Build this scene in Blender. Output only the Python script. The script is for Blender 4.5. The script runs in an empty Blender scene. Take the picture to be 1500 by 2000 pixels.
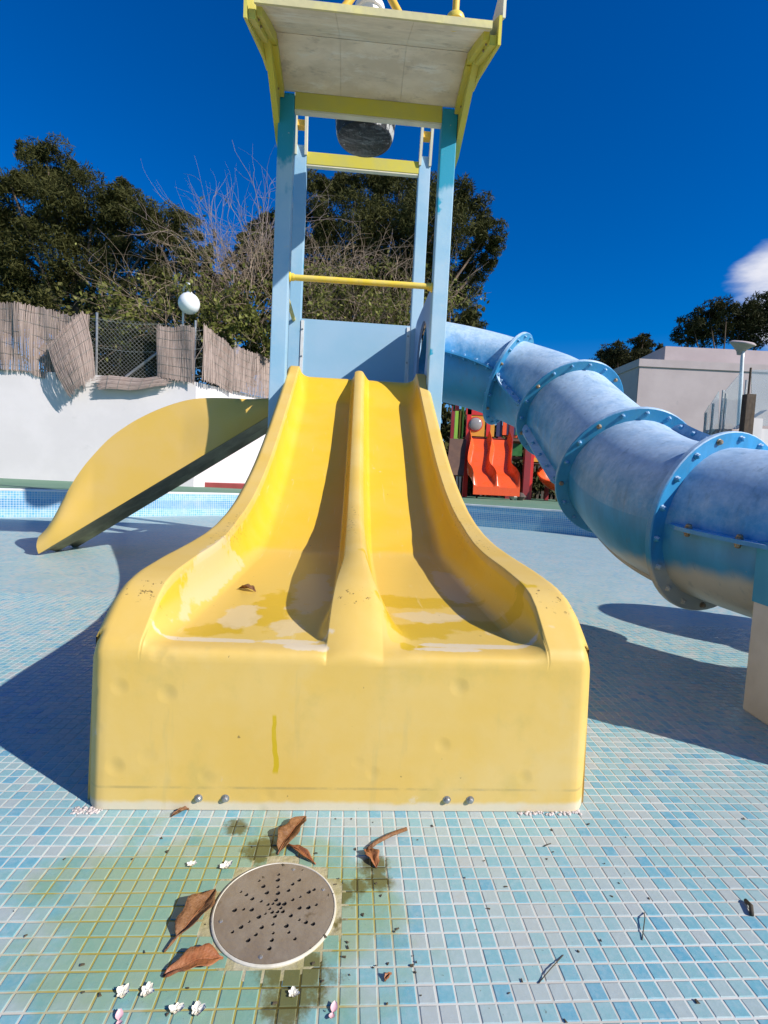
import bpy, bmesh, math, random
import numpy as np
from mathutils import Vector, Matrix, Quaternion
random.seed(7); rng = np.random.default_rng(7)
PI = math.pi
R = math.radians
scn = bpy.context.scene
col = scn.collection

# ------------------------------------------------------------------ camera
CH = .695
F_PX = 985.0
pit, rol = R(-3.66), R(2.8)
Fw = Vector((0, math.cos(pit), math.sin(pit))); R0 = Vector((1, 0, 0)); U0 = R0.cross(Fw)
Rt = R0*math.cos(rol) + U0*math.sin(rol); Up = U0*math.cos(rol) - R0*math.sin(rol)
cam_d = bpy.data.cameras.new('camera'); cam = bpy.data.objects.new('camera', cam_d); col.objects.link(cam)
cam.matrix_world = Matrix(((Rt.x, Up.x, -Fw.x, 0), (Rt.y, Up.y, -Fw.y, 0), (Rt.z, Up.z, -Fw.z, CH), (0, 0, 0, 1)))
cam_d.sensor_fit = 'HORIZONTAL'; cam_d.sensor_width = 36; cam_d.lens = 36*F_PX/1500
cam_d.clip_start = .02; cam_d.clip_end = 3000
scn.camera = cam

# ------------------------------------------------------------------ light
SUN_EL, SUN_AZ = R(33.5), R(-30)            # azimuth from +x, counter-clockwise
sdir = Vector((math.cos(SUN_AZ)*math.cos(SUN_EL), math.sin(SUN_AZ)*math.cos(SUN_EL), math.sin(SUN_EL)))
sl = bpy.data.lights.new('sun', 'SUN'); sl.energy = 5.0; sl.angle = R(.55); sl.color = (1, .955, .89)
so = bpy.data.objects.new('sun', sl); col.objects.link(so); so.location = (20, -12, 16)
so.rotation_euler = sdir.to_track_quat('Z', 'Y').to_euler()
world = bpy.data.worlds.new('World'); scn.world = world; world.use_nodes = True
wn, wl = world.node_tree.nodes, world.node_tree.links
wn.clear()
wo = wn.new('ShaderNodeOutputWorld'); bg = wn.new('ShaderNodeBackground'); bg.inputs[1].default_value = .10
sky = wn.new('ShaderNodeTexSky'); sky.sky_type = 'NISHITA'; sky.sun_disc = False
sky.sun_elevation = SUN_EL; sky.sun_rotation = R(90) - SUN_AZ
sky.altitude = 0; sky.air_density = 1.15; sky.dust_density = .0; sky.ozone_density = 5.0
hs = wn.new('ShaderNodeHueSaturation'); hs.inputs['Saturation'].default_value = 1.48; hs.inputs['Hue'].default_value = .517; hs.inputs['Value'].default_value = 1.0
wl.new(sky.outputs[0], hs.inputs['Color'])
tc = wn.new('ShaderNodeTexCoord')
def cam_dir(px, py):
    return (Fw + Rt*((px-750)/F_PX) - Up*((py-1000)/F_PX)).normalized()
def at(px, py, Y):
    d = Fw + Rt*((px-750)/F_PX) - Up*((py-1000)/F_PX)
    return Vector((0, 0, CH)) + d*(Y/d.y)
def cloud(prev, d, c0, c1, scale, lo, hi, amt, squash):
    dot = wn.new('ShaderNodeVectorMath'); dot.operation = 'DOT_PRODUCT'
    wl.new(tc.outputs['Generated'], dot.inputs[0]); dot.inputs[1].default_value = d
    m = wn.new('ShaderNodeMapRange'); m.interpolation_type = 'SMOOTHSTEP'; m.inputs[1].default_value = c0; m.inputs[2].default_value = c1
    wl.new(dot.outputs['Value'], m.inputs[0])
    mp = wn.new('ShaderNodeMapping'); mp.inputs['Scale'].default_value = (1, 1, squash); wl.new(tc.outputs['Generated'], mp.inputs[0])
    nz = wn.new('ShaderNodeTexNoise'); nz.inputs['Scale'].default_value = scale; nz.inputs['Detail'].default_value = 6; nz.inputs['Roughness'].default_value = .55
    wl.new(mp.outputs[0], nz.inputs['Vector'])
    n2 = wn.new('ShaderNodeMath'); n2.operation = 'MULTIPLY_ADD'; n2.inputs[1].default_value = 2.2; n2.inputs[2].default_value = -1.1; wl.new(nz.outputs['Fac'], n2.inputs[0])
    ad = wn.new('ShaderNodeMath'); ad.operation = 'ADD'; wl.new(m.outputs[0], ad.inputs[0]); wl.new(n2.outputs[0], ad.inputs[1])
    mu = wn.new('ShaderNodeMapRange'); mu.interpolation_type = 'SMOOTHSTEP'; mu.inputs[1].default_value = lo; mu.inputs[2].default_value = hi; wl.new(ad.outputs[0], mu.inputs[0])
    mk = wn.new('ShaderNodeMath'); mk.operation = 'MULTIPLY'; mk.use_clamp = True; mk.inputs[1].default_value = 4*amt; wl.new(m.outputs[0], mk.inputs[0])
    m3 = wn.new('ShaderNodeMath'); m3.operation = 'MULTIPLY'; wl.new(mu.outputs[0], m3.inputs[0]); wl.new(mk.outputs[0], m3.inputs[1])
    mx = wn.new('ShaderNodeMix'); mx.data_type = 'RGBA'; wl.new(m3.outputs[0], mx.inputs[0]); wl.new(prev, mx.inputs[6]); mx.inputs[7].default_value = (7.2, 7.2, 7.7, 1)
    return mx.outputs[2]
c_ = cloud(hs.outputs[0], cam_dir(1600, 562), .990, .9992, 5, .45, 1.25, 1.0, 3.2)
wl.new(c_, bg.inputs[0]); wl.new(bg.outputs[0], wo.inputs[0])
vs = scn.view_settings; vs.view_transform = 'Standard'; vs.look = 'None'; vs.exposure = 0.33; vs.gamma = 1; vs.use_curve_mapping = False
scn.render.engine = 'CYCLES'
scn.render.resolution_x, scn.render.resolution_y = 768, 1024

# ------------------------------------------------------------------ node helpers
class NT:
    def __init__(s, name):
        s.m = bpy.data.materials.new(name); s.m.use_nodes = True
        s.n, s.l = s.m.node_tree.nodes, s.m.node_tree.links
        s.b = s.n['Principled BSDF']; s.out = s.n['Material Output']
        s.tc = s.n.new('ShaderNodeTexCoord')
    def link(s, a, b): s.l.new(a, b)
    def _in(s, sock, val):
        if hasattr(val, 'is_linked') or isinstance(val, bpy.types.NodeSocket): s.l.new(val, sock)
        else: sock.default_value = val
    def noise(s, scale, detail=4, rough=.5, vec=None, dist=0, stretch=None):
        v = vec or s.tc.outputs['Object']
        if stretch:
            mp = s.n.new('ShaderNodeMapping'); mp.inputs['Scale'].default_value = stretch; s.l.new(v, mp.inputs[0]); v = mp.outputs[0]
        t = s.n.new('ShaderNodeTexNoise'); t.inputs['Scale'].default_value = scale; t.inputs['Detail'].default_value = detail
        t.inputs['Roughness'].default_value = rough; t.inputs['Distortion'].default_value = dist; s.l.new(v, t.inputs['Vector'])
        return t.outputs['Fac']
    def ramp(s, x, lo, hi, a=0., b=1., smooth=True):
        if lo > hi: lo, hi, a, b = hi, lo, b, a
        m = s.n.new('ShaderNodeMapRange'); m.interpolation_type = 'SMOOTHSTEP' if smooth else 'LINEAR'
        s._in(m.inputs[0], x); m.inputs[1].default_value = lo; m.inputs[2].default_value = hi; m.inputs[3].default_value = a; m.inputs[4].default_value = b
        return m.outputs[0]
    def math(s, op, a, b=0.):
        m = s.n.new('ShaderNodeMath'); m.operation = op; s._in(m.inputs[0], a); s._in(m.inputs[1], b); return m.outputs[0]
    def mix(s, fac, a, b, mode='MIX'):
        m = s.n.new('ShaderNodeMix'); m.data_type = 'RGBA'; m.blend_type = mode
        s._in(m.inputs[0], fac); s._in(m.inputs[6], (*a, 1) if isinstance(a, tuple) and len(a) == 3 else a); s._in(m.inputs[7], (*b, 1) if isinstance(b, tuple) and len(b) == 3 else b)
        return m.outputs[2]
    def sep(s, vec):
        x = s.n.new('ShaderNodeSeparateXYZ'); s.l.new(vec, x.inputs[0]); return x.outputs
    def attr(s, name):
        a = s.n.new('ShaderNodeAttribute'); a.attribute_name = name; return a
    def bump(s, h, strength=.2, dist=.01):
        b = s.n.new('ShaderNodeBump'); b.inputs['Strength'].default_value = strength; b.inputs['Distance'].default_value = dist
        s._in(b.inputs['Height'], h); s.l.new(b.outputs[0], s.b.inputs['Normal'])
    def color(s, c): s._in(s.b.inputs['Base Color'], (*c, 1) if isinstance(c, tuple) and len(c) == 3 else c)
    def rough(s, r): s._in(s.b.inputs['Roughness'], r)
def mat(name, c1, c2=None, scale=6, rough=.6, bump=0, bscale=60, metal=0, spec=.4, lo=.35, hi=.65, stretch=None, dirt=None):
    t = NT(name)
    c2 = c2 or tuple(x*.8 for x in c1)
    c = t.mix(t.ramp(t.noise(scale, 5, .6, stretch=stretch), lo, hi), c1, c2)
    if dirt: c = t.mix(t.ramp(t.noise(dirt[1], 6, .65), dirt[2], dirt[2]+.12), c, dirt[0])
    t.color(c); t.rough(t.ramp(t.noise(scale*2), .3, .7, rough-.08, rough+.08)); t.b.inputs['Metallic'].default_value = metal
    t.b.inputs['Specular IOR Level'].default_value = spec
    if bump: t.bump(t.noise(bscale, 4), bump, .01)
    return t.m

# ------------------------------------------------------------------ mesh helpers
ORG = {}
class MB:
    def __init__(s): s.v = []; s.f = []
    def add(s, vs, fs):
        o = len(s.v); s.v += [Vector(p) for p in vs]; s.f += [tuple(i+o for i in q) for q in fs]; return s
    def hexa(s, p):   # 8 corners: bottom 4 ccw, top 4
        return s.add(p, [(3,2,1,0),(4,5,6,7),(0,1,5,4),(1,2,6,5),(2,3,7,6),(3,0,4,7)])
    def box(s, a, b):
        (x0,y0,z0),(x1,y1,z1) = a, b
        return s.hexa([(x0,y0,z0),(x1,y0,z0),(x1,y1,z0),(x0,y1,z0),(x0,y0,z1),(x1,y0,z1),(x1,y1,z1),(x0,y1,z1)])
    def bar(s, p, q, w, h, up=(0,0,1)):
        p, q = Vector(p), Vector(q); d = (q-p).normalized(); a = d.cross(Vector(up))
        if a.length < 1e-4: a = d.cross(Vector((1,0,0)))
        a.normalize(); b = a.cross(d); a = a*w/2; b = b*h/2
        return s.hexa([p-a-b, p+a-b, q+a-b, q-a-b, p-a+b, p+a+b, q+a+b, q-a+b])
    def tube(s, pts, r, n=8, caps=True, closed=False):
        pts = [Vector(p) for p in pts]; m = len(pts); rs = r if isinstance(r, (list, tuple)) else [r]*m
        prev = None; rings = []
        for i in range(m):
            d = (pts[min(i+1, m-1)] - pts[max(i-1, 0)])
            if closed: d = pts[(i+1) % m]-pts[i-1]
            d = d.normalized() if d.length > 1e-9 else Vector((0,0,1))
            a = (prev - d*prev.dot(d)) if prev is not None else d.orthogonal()
            if a.length < 1e-5: a = d.orthogonal()
            a.normalize(); b = d.cross(a); prev = a
            rings.append([pts[i] + (a*math.cos(2*PI*k/n) + b*math.sin(2*PI*k/n))*rs[i] for k in range(n)])
        o = len(s.v)
        for rg in rings: s.v += rg
        for i in range(m if closed else m-1):
            for k in range(n):
                j = (i+1) % m
                s.f.append((o+i*n+k, o+i*n+(k+1) % n, o+j*n+(k+1) % n, o+j*n+k))
        if caps and not closed:
            s.f.append(tuple(o+k for k in reversed(range(n)))); s.f.append(tuple(o+(m-1)*n+k for k in range(n)))
        return s
    def lathe(s, prof, c, axis=(0,0,1), n=24, caps=True):
        q = Vector(axis).to_track_quat('Z', 'Y'); c = Vector(c); o = len(s.v)
        for (r, z) in prof:
            for k in range(n): s.v.append(c + q @ Vector((r*math.cos(2*PI*k/n), r*math.sin(2*PI*k/n), z)))
        for i in range(len(prof)-1):
            for k in range(n): s.f.append((o+i*n+k, o+i*n+(k+1) % n, o+(i+1)*n+(k+1) % n, o+(i+1)*n+k))
        if caps:
            s.f.append(tuple(o+k for k in reversed(range(n)))); s.f.append(tuple(o+(len(prof)-1)*n+k for k in range(n)))
        return s
    def prism(s, poly, fn, t0, t1):   # fn(a,b,t)->xyz
        n = len(poly); o = len(s.v)
        for t in (t0, t1): s.v += [Vector(fn(a, b, t)) for a, b in poly]
        s.f.append(tuple(o+k for k in reversed(range(n)))); s.f.append(tuple(o+n+k for k in range(n)))
        for k in range(n): s.f.append((o+k, o+(k+1) % n, o+n+(k+1) % n, o+n+k))
        return s
    def grid(s, P):   # P[i][j] points
        o = len(s.v); m, n = len(P), len(P[0])
        for row in P: s.v += [Vector(p) for p in row]
        for i in range(m-1):
            for j in range(n-1): s.f.append((o+i*n+j, o+i*n+j+1, o+(i+1)*n+j+1, o+(i+1)*n+j))
        return s
    def mesh(s, name, m, org=(0,0,0), smooth=False, fix=True, bevel=0):
        me = bpy.data.meshes.new(name); og = Vector(org)
        me.from_pydata([tuple(p-og) for p in s.v], [], s.f)
        if fix or bevel:
            bm = bmesh.new(); bm.from_mesh(me)
            if bevel: bmesh.ops.bevel(bm, geom=[e for e in bm.edges], offset=bevel, segments=2, affect='EDGES', profile=.7)
            bmesh.ops.recalc_face_normals(bm, faces=bm.faces); bm.to_mesh(me); bm.free()
        if m: me.materials.append(m)
        if smooth: me.polygons.foreach_set('use_smooth', [True]*len(me.polygons))
        return me
    def build(s, name, m, parent=None, smooth=False, fix=True, bevel=0, auto=None, org=None):
        og = ORG[parent] if parent else Vector(org or (0,0,0))
        me = s.mesh(name, m, og, smooth, fix, bevel)
        o = bpy.data.objects.new(name, me); col.objects.link(o)
        if parent: o.parent = parent
        elif org: o.location = org
        ORG[o] = og
        if auto: me.set_sharp_from_angle(angle=R(auto))
        return o
def lerp(a, b, t): return a+(b-a)*t
def tag(o, label=None, cat=None, group=None, kind=None):
    if label: o['label'] = label
    if cat: o['category'] = cat
    if group: o['group'] = group
    if kind: o['kind'] = kind
    return o
def empty(name, base, label, cat, group=None, frame=False):
    o = bpy.data.objects.new(name, None); col.objects.link(o); o.empty_display_size = .1
    base = Vector(base); ORG[o] = base
    if frame: o.location = loc(*base); o.rotation_euler = (0, 0, TH)
    else: o.location = base
    return tag(o, label, cat, group)
def put(me, name, parent, p, n=(0,0,1), spin=0, frame_parent=None):
    o = bpy.data.objects.new(name, me); col.objects.link(o); o.parent = parent
    o.location = Vector(p) - ORG[parent]
    o.rotation_mode = 'QUATERNION'; o.rotation_quaternion = Vector(n).to_track_quat('Z', 'Y') @ Quaternion((0,0,1), spin)
    ORG[o] = ORG[parent]
    return o
# the slide frame: origin at the foot of the twin slide, u across, v away
TH = R(3.84); O_ = Vector((-.055, 1.0185, 0)); Uv = Vector((math.cos(TH), math.sin(TH), 0)); Vv = Vector((-math.sin(TH), math.cos(TH), 0))
def loc(u, v, z=0): return O_ + Uv*u + Vv*v + Vector((0, 0, z))
def smooth(x): x = min(1, max(0, x)); return x*x*(3-2*x)
def interp(x, t): return float(np.interp(x, [a for a, b in t], [b for a, b in t]))
def fast_mesh(name, V, Fc, m, parent=None, attr=None, kind=None):
    me = bpy.data.meshes.new(name); V = np.asarray(V, np.float32); Fc = np.asarray(Fc, np.int32); k = Fc.shape[1]
    if parent: V = V - np.array(ORG[parent], np.float32)
    me.vertices.add(len(V)); me.vertices.foreach_set('co', V.ravel())
    me.loops.add(Fc.size); me.loops.foreach_set('vertex_index', Fc.ravel())
    me.polygons.add(len(Fc)); me.polygons.foreach_set('loop_start', np.arange(0, Fc.size, k, dtype=np.int32))
    me.update(calc_edges=True); me.materials.append(m)
    if attr is not None:
        a = me.attributes.new('tint', 'FLOAT', 'POINT'); a.data.foreach_set('value', np.asarray(attr, np.float32))
    o = bpy.data.objects.new(name, me); col.objects.link(o)
    if parent: o.parent = parent; ORG[o] = ORG[parent]
    if kind: o['kind'] = kind
    return o

# ------------------------------------------------------------------ materials
TS = .0265      # mosaic pitch
def tile_cells(t):
    """returns (cell vector, in-cell edge distance 0..0.5, position) in the slide frame"""
    g = t.n.new('ShaderNodeNewGeometry')
    mp = t.n.new('ShaderNodeMapping'); mp.vector_type = 'TEXTURE'
    mp.inputs['Location'].default_value = O_; mp.inputs['Rotation'].default_value = (0, 0, TH); mp.inputs['Scale'].default_value = (TS, TS, 1)
    t.l.new(g.outputs['Position'], mp.inputs[0])
    return mp.outputs[0], g.outputs['Position']
def tile_color(t, cellvec, pos):
    fl = t.n.new('ShaderNodeVectorMath'); fl.operation = 'FLOOR'; t.l.new(cellvec, fl.inputs[0])
    mul = t.n.new('ShaderNodeVectorMath'); mul.operation = 'MULTIPLY'; mul.inputs[1].default_value = (1, 1, 0); t.l.new(fl.outputs[0], mul.inputs[0])
    wn_ = t.n.new('ShaderNodeTexWhiteNoise'); wn_.noise_dimensions = '2D'; t.l.new(mul.outputs[0], wn_.inputs['Vector'])
    cr = t.n.new('ShaderNodeValToRGB'); cr.color_ramp.interpolation = 'LINEAR'
    stops = [(0, (.38,.42,.40)), (.14, (.35,.43,.41)), (.32, (.26,.42,.42)), (.58, (.20,.41,.42)), (.78, (.15,.39,.43)), (.91, (.11,.36,.43)), (1, (.05,.30,.43))]
    e = cr.color_ramp.elements
    while len(e) < len(stops): e.new(.5)
    for i, (p, c) in enumerate(stops): e[i].position = p; e[i].color = (*c, 1)
    t.l.new(wn_.outputs['Value'], cr.inputs[0])
    c = cr.outputs[0]
    c = t.mix(t.ramp(t.noise(.9, 5, .6, vec=pos), .3, .7, .04, .30), c, (.46,.50,.50))
    # glassy cloudiness inside each tile
    c = t.mix(t.ramp(t.noise(90, 3, .6, vec=pos), .35, .75, 0, .35), c, (.42,.50,.52))
    return c
DR = (-.143, .765)  # drain centre
def stain_mask(t, pos):
    """green-brown algae around the drain"""
    x, y, z = t.sep(pos)
    dx = t.math('DIVIDE', t.math('SUBTRACT', x, DR[0]-.09), .33); dy = t.math('DIVIDE', t.math('SUBTRACT', y, DR[1]+.0), .23)
    r = t.math('SQRT', t.math('ADD', t.math('MULTIPLY', dx, dx), t.math('MULTIPLY', dy, dy)))
    n = t.noise(7, 4, .6, vec=pos)
    return t.ramp(t.math('ADD', r, t.math('MULTIPLY', t.math('SUBTRACT', n, .5), 1.6)), 1.12, .55)
def blot_mask(t, pos):
    spots = [(-.088,.661,.062), (-.096,.628,.045), (-.196,.892,.042), (.015,.868,.036), (.02,.835,.030), (-.040,.803,.034), (-.012,.82,.022), (-.26,.95,.03)]
    x, y, z = t.sep(pos); tot = None
    for sx, sy, sr in spots:
        dx = t.math('DIVIDE', t.math('SUBTRACT', x, sx), sr); dy = t.math('DIVIDE', t.math('SUBTRACT', y, sy), sr*1.0)
        g = t.math('SUBTRACT', 1.0, t.math('SQRT', t.math('ADD', t.math('MULTIPLY', dx, dx), t.math('MULTIPLY', dy, dy))))
        tot = g if tot is None else t.math('MAXIMUM', tot, g)
    return t.ramp(t.math('ADD', tot, t.math('MULTIPLY', t.math('SUBTRACT', t.noise(34, 5, .7, vec=pos), .5), 1.9)), .0, .55)
def make_tile_mat():
    t = NT('mosaic_glass'); cell, pos = tile_cells(t); c = tile_color(t, cell, pos)
    st = stain_mask(t, pos); c = t.mix(t.math('MULTIPLY', st, .66), c, (.21,.33,.16))
    c = t.mix(t.math('MULTIPLY', blot_mask(t, pos), .85), c, (.115,.095,.012))
    c = t.mix(t.ramp(t.noise(160, 3, .6, vec=pos), .68, .74, 0, .6), c, (.10,.09,.06))
    t.color(c); t.rough(t.ramp(t.noise(40, 3, vec=pos), .3, .7, .22, .5)); t.b.inputs['Specular IOR Level'].default_value = .45
    t.bump(t.noise(120, 3, vec=pos), .12, .003)
    return t.m
def make_floor_mat():
    t = NT('mosaic_floor'); cell, pos = tile_cells(t); c = tile_color(t, cell, pos)
    fr = t.n.new('ShaderNodeVectorMath'); fr.operation = 'FRACTION'; t.l.new(cell, fr.inputs[0]); fx, fy, _ = t.sep(fr.outputs[0])
    ex = t.math('MINIMUM', fx, t.math('SUBTRACT', 1.0, fx)); ey = t.math('MINIMUM', fy, t.math('SUBTRACT', 1.0, fy))
    ed = t.ramp(t.math('MINIMUM', ex, ey), .045, .07)
    x, y, z = t.sep(pos)
    grout = t.mix(t.ramp(t.noise(5, 4, vec=pos), .35, .65), (.60,.59,.54), (.50,.48,.42))
    grout = t.mix(stain_mask(t, pos), grout, (.36,.30,.06))
    grout = t.mix(t.math('MULTIPLY', blot_mask(t, pos), 1.0), grout, (.075,.06,.008))
    t.color(t.mix(ed, grout, c)); t.rough(t.ramp(ed, 0, 1, .85, .4)); t.b.inputs['Specular IOR Level'].default_value = .35
    t.bump(ed, .5, .0015)
    return t.m
def make_poolwall_mat():
    t = NT('pool_wall_mosaic'); uv = t.n.new('ShaderNodeUVMap'); cell = t.n.new('ShaderNodeMapping'); cell.inputs['Scale'].default_value = (1/.03, 1/.03, 1); t.l.new(uv.outputs[0], cell.inputs[0])
    fl = t.n.new('ShaderNodeVectorMath'); fl.operation = 'FLOOR'; t.l.new(cell.outputs[0], fl.inputs[0])
    fr = t.n.new('ShaderNodeVectorMath'); fr.operation = 'FRACTION'; t.l.new(cell.outputs[0], fr.inputs[0]); fx, fy, _ = t.sep(fr.outputs[0])
    w = t.n.new('ShaderNodeTexWhiteNoise'); t.l.new(fl.outputs[0], w.inputs['Vector'])
    u_, h, _ = t.sep(uv.outputs[0])
    c = t.mix(w.outputs['Value'], (.25,.44,.52), (.10,.36,.56))
    c = t.mix(t.math('MULTIPLY', t.ramp(h, .10, .12), t.ramp(h, .24, .22)), c, t.mix(w.outputs['Value'], (.10,.30,.46), (.05,.24,.45)))
    ed = t.ramp(t.math('MINIMUM', t.math('MINIMUM', fx, t.math('SUBTRACT', 1.0, fx)), t.math('MINIMUM', fy, t.math('SUBTRACT', 1.0, fy))), .05, .09)
    c = t.mix(ed, (.60,.62,.60), c); c = t.mix(t.ramp(t.noise(3, 5, .6), .5, .75, 0, .4), c, (.45,.48,.46))
    t.color(c); t.rough(.45); return t.m
def make_slide_mat():
    t = NT('faded_yellow_fibreglass'); P = t.tc.outputs['Object']; x, y, z = t.sep(P); lane = t.attr('lane').outputs['Fac']
    n1 = t.noise(5, 5, .6); n2 = t.noise(2.2, 4, .55); n3 = t.noise(14, 6, .65)
    pale = t.mix(t.ramp(n1, .3, .7), (.660,.432,.095), (.675,.465,.140))
    pale = t.mix(t.ramp(n2, .52, .72, 0, .65), pale, (.66,.42,.065))
    bright = t.mix(t.ramp(n1, .35, .7), (.73,.452,.026), (.72,.46,.05))
    ln = t.ramp(t.math('ADD', lane, t.math('MULTIPLY', t.math('SUBTRACT', n3, .5), .35)), .35, .65)
    c = t.mix(ln, pale, bright)
    # worn run-out
    run = t.math('MULTIPLY', t.math('MULTIPLY', ln, t.ramp(z, .405, .378)), t.ramp(t.math('ADD', y, t.math('MULTIPLY', t.math('SUBTRACT', n1, .5), .15)), 1.12, 1.07))
    c = t.mix(t.math('MULTIPLY', run, .85), c, (.66,.455,.105))
    def patches(sp, amp, sc, lo=.0, hi=.22):
        tot = None
        for (pu, pv, ru, rv) in sp:
            dx = t.math('DIVIDE', t.math('SUBTRACT', x, pu), ru); dy = t.math('DIVIDE', t.math('SUBTRACT', y, pv), rv)
            g = t.math('SUBTRACT', 1.0, t.math('SQRT', t.math('ADD', t.math('MULTIPLY', dx, dx), t.math('MULTIPLY', dy, dy))))
            tot = g if tot is None else t.math('MAXIMUM', tot, g)
        return t.ramp(t.math('ADD', tot, t.math('MULTIPLY', t.math('SUBTRACT', t.noise(sc, 5, .6), .5), amp)), lo, hi)
    c = t.mix(t.math('MULTIPLY', patches([(-.20,.30,.06,.20),(-.31,.12,.07,.05),(.12,.40,.10,.07),(.24,.40,.14,.06),(.16,.15,.10,.06),(.30,.20,.16,.05),(.12,.04,.022,.02),(.155,.04,.012,.016)], 1.7, 18), t.ramp(z, .295, .315, 0, .9)), c, (.58,.37,.010))
    c = t.mix(t.math('MULTIPLY', patches([(-.400,.50,.028,.34),(-.27,.22,.05,.10),(-.12,.50,.06,.25),(-.15,.15,.05,.06),(.20,.26,.10,.05),(.33,.62,.06,.25)], 1.9, 15), .60), c, (.66,.54,.34))
    c = t.mix(t.math('MULTIPLY', patches([(-.30,.055,.13,.012),(-.13,.055,.10,.016),(.28,.058,.16,.014),(.20,.035,.08,.012),(-.09,.03,.05,.02)], 1.6, 22), .6), c, (.66,.60,.50))
    # pale scuffs and grime on the apron
    front = t.ramp(y, .035, .01)
    sc = t.ramp(t.noise(11, 6, .7), .66, .74); c = t.mix(t.math('MULTIPLY', sc, .5), c, (.64,.59,.50))
    gr = t.ramp(t.noise(9, 5, .6), .52, .72); c = t.mix(t.math('MULTIPLY', t.math('MULTIPLY', gr, front), .40), c, (.49,.37,.10))
    foot = t.math('MULTIPLY', front, t.ramp(t.math('ADD', z, t.math('MULTIPLY', t.math('SUBTRACT', n3, .5), .02)), .024, .012)); c = t.mix(t.math('MULTIPLY', foot, .7), c, (.62,.58,.48))
    seam = t.math('MULTIPLY', front, t.math('MULTIPLY', t.ramp(z, .044, .047), t.ramp(z, .052, .049)))
    c = t.mix(t.math('MULTIPLY', seam, t.ramp(t.noise(25, 5, .7, stretch=(.5, 1, 1)), .35, .6, 0, .55)), c, (.36,.28,.10))
    # dribble of bright paint
    xd = t.math('ADD', t.math('ADD', x, t.math('MULTIPLY', t.math('SUBTRACT', z, .15), .07)), t.math('MULTIPLY', t.math('SUBTRACT', t.noise(14, 2, stretch=(0, 0, 1)), .5), .02))
    drib = t.math('MULTIPLY', t.math('MULTIPLY', t.ramp(t.math('SUBTRACT', xd, t.math('MULTIPLY', t.math('SUBTRACT', z, .2), .03)), -.152, -.150), t.ramp(xd, -.1425, -.1440)), t.math('MULTIPLY', t.ramp(z, .075, .085), t.ramp(z, .205, .198)))
    c = t.mix(t.math('MULTIPLY', drib, front), c, (.56,.38,.012))
    # chips along the worn rims, scratches along the run, grime runs on the apron
    rim = patches([(-.465,.115,.07,.035),(.475,.13,.06,.05),(.01,.13,.05,.03),(-.44,.8,.03,.3),(.45,.9,.03,.4),(.0,.9,.03,.3)], .4, 20, 0, .3)
    c = t.mix(t.math('MULTIPLY', rim, t.ramp(t.noise(70, 4, .7), .60, .64)), c, (.17,.11,.035))
    scr = t.ramp(t.noise(60, 3, .7, stretch=(1, .06, .06)), .64, .72); c = t.mix(t.math('MULTIPLY', t.math('MULTIPLY', scr, ln), .30), c, (.72,.60,.34))
    run_ = t.ramp(t.noise(26, 4, .65, stretch=(1, 1, .12)), .60, .72); c = t.mix(t.math('MULTIPLY', t.math('MULTIPLY', run_, front), .22), c, (.44,.36,.14))
    blo = t.ramp(t.noise(3.6, 6, .7), .50, .70); c = t.mix(t.math('MULTIPLY', t.math('MULTIPLY', blo, front), .40), c, (.66,.50,.22))
    # chips
    ch = t.ramp(t.noise(48, 3, .6), .735, .765); c = t.mix(t.math('MULTIPLY', ch, .8), c, (.22,.15,.05))
    t.color(c); t.rough(t.ramp(lane, 0, 1, .52, .34)); t.b.inputs['Specular IOR Level'].default_value = .4
    vo = t.n.new('ShaderNodeTexVoronoi'); vo.inputs['Scale'].default_value = 10.5; vo.inputs['Randomness'].default_value = 1.0; t.l.new(P, vo.inputs['Vector'])
    dent = t.math('MULTIPLY', t.ramp(vo.outputs['Distance'], .24, .02), t.ramp(t.noise(4, 2), .38, .48))
    c = t.mix(t.math('MULTIPLY', t.math('MULTIPLY', dent, front), .20), c, (.42,.32,.11)); t.color(c)
    t.bump(t.math('ADD', t.math('MULTIPLY', t.math('SUBTRACT', 1.0, t.math('MULTIPLY', dent, front)), .62), t.math('ADD', t.math('MULTIPLY', t.noise(5, 3), .5), t.math('MULTIPLY', t.noise(60, 4), .06))), .16, .02)
    return t.m
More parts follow.
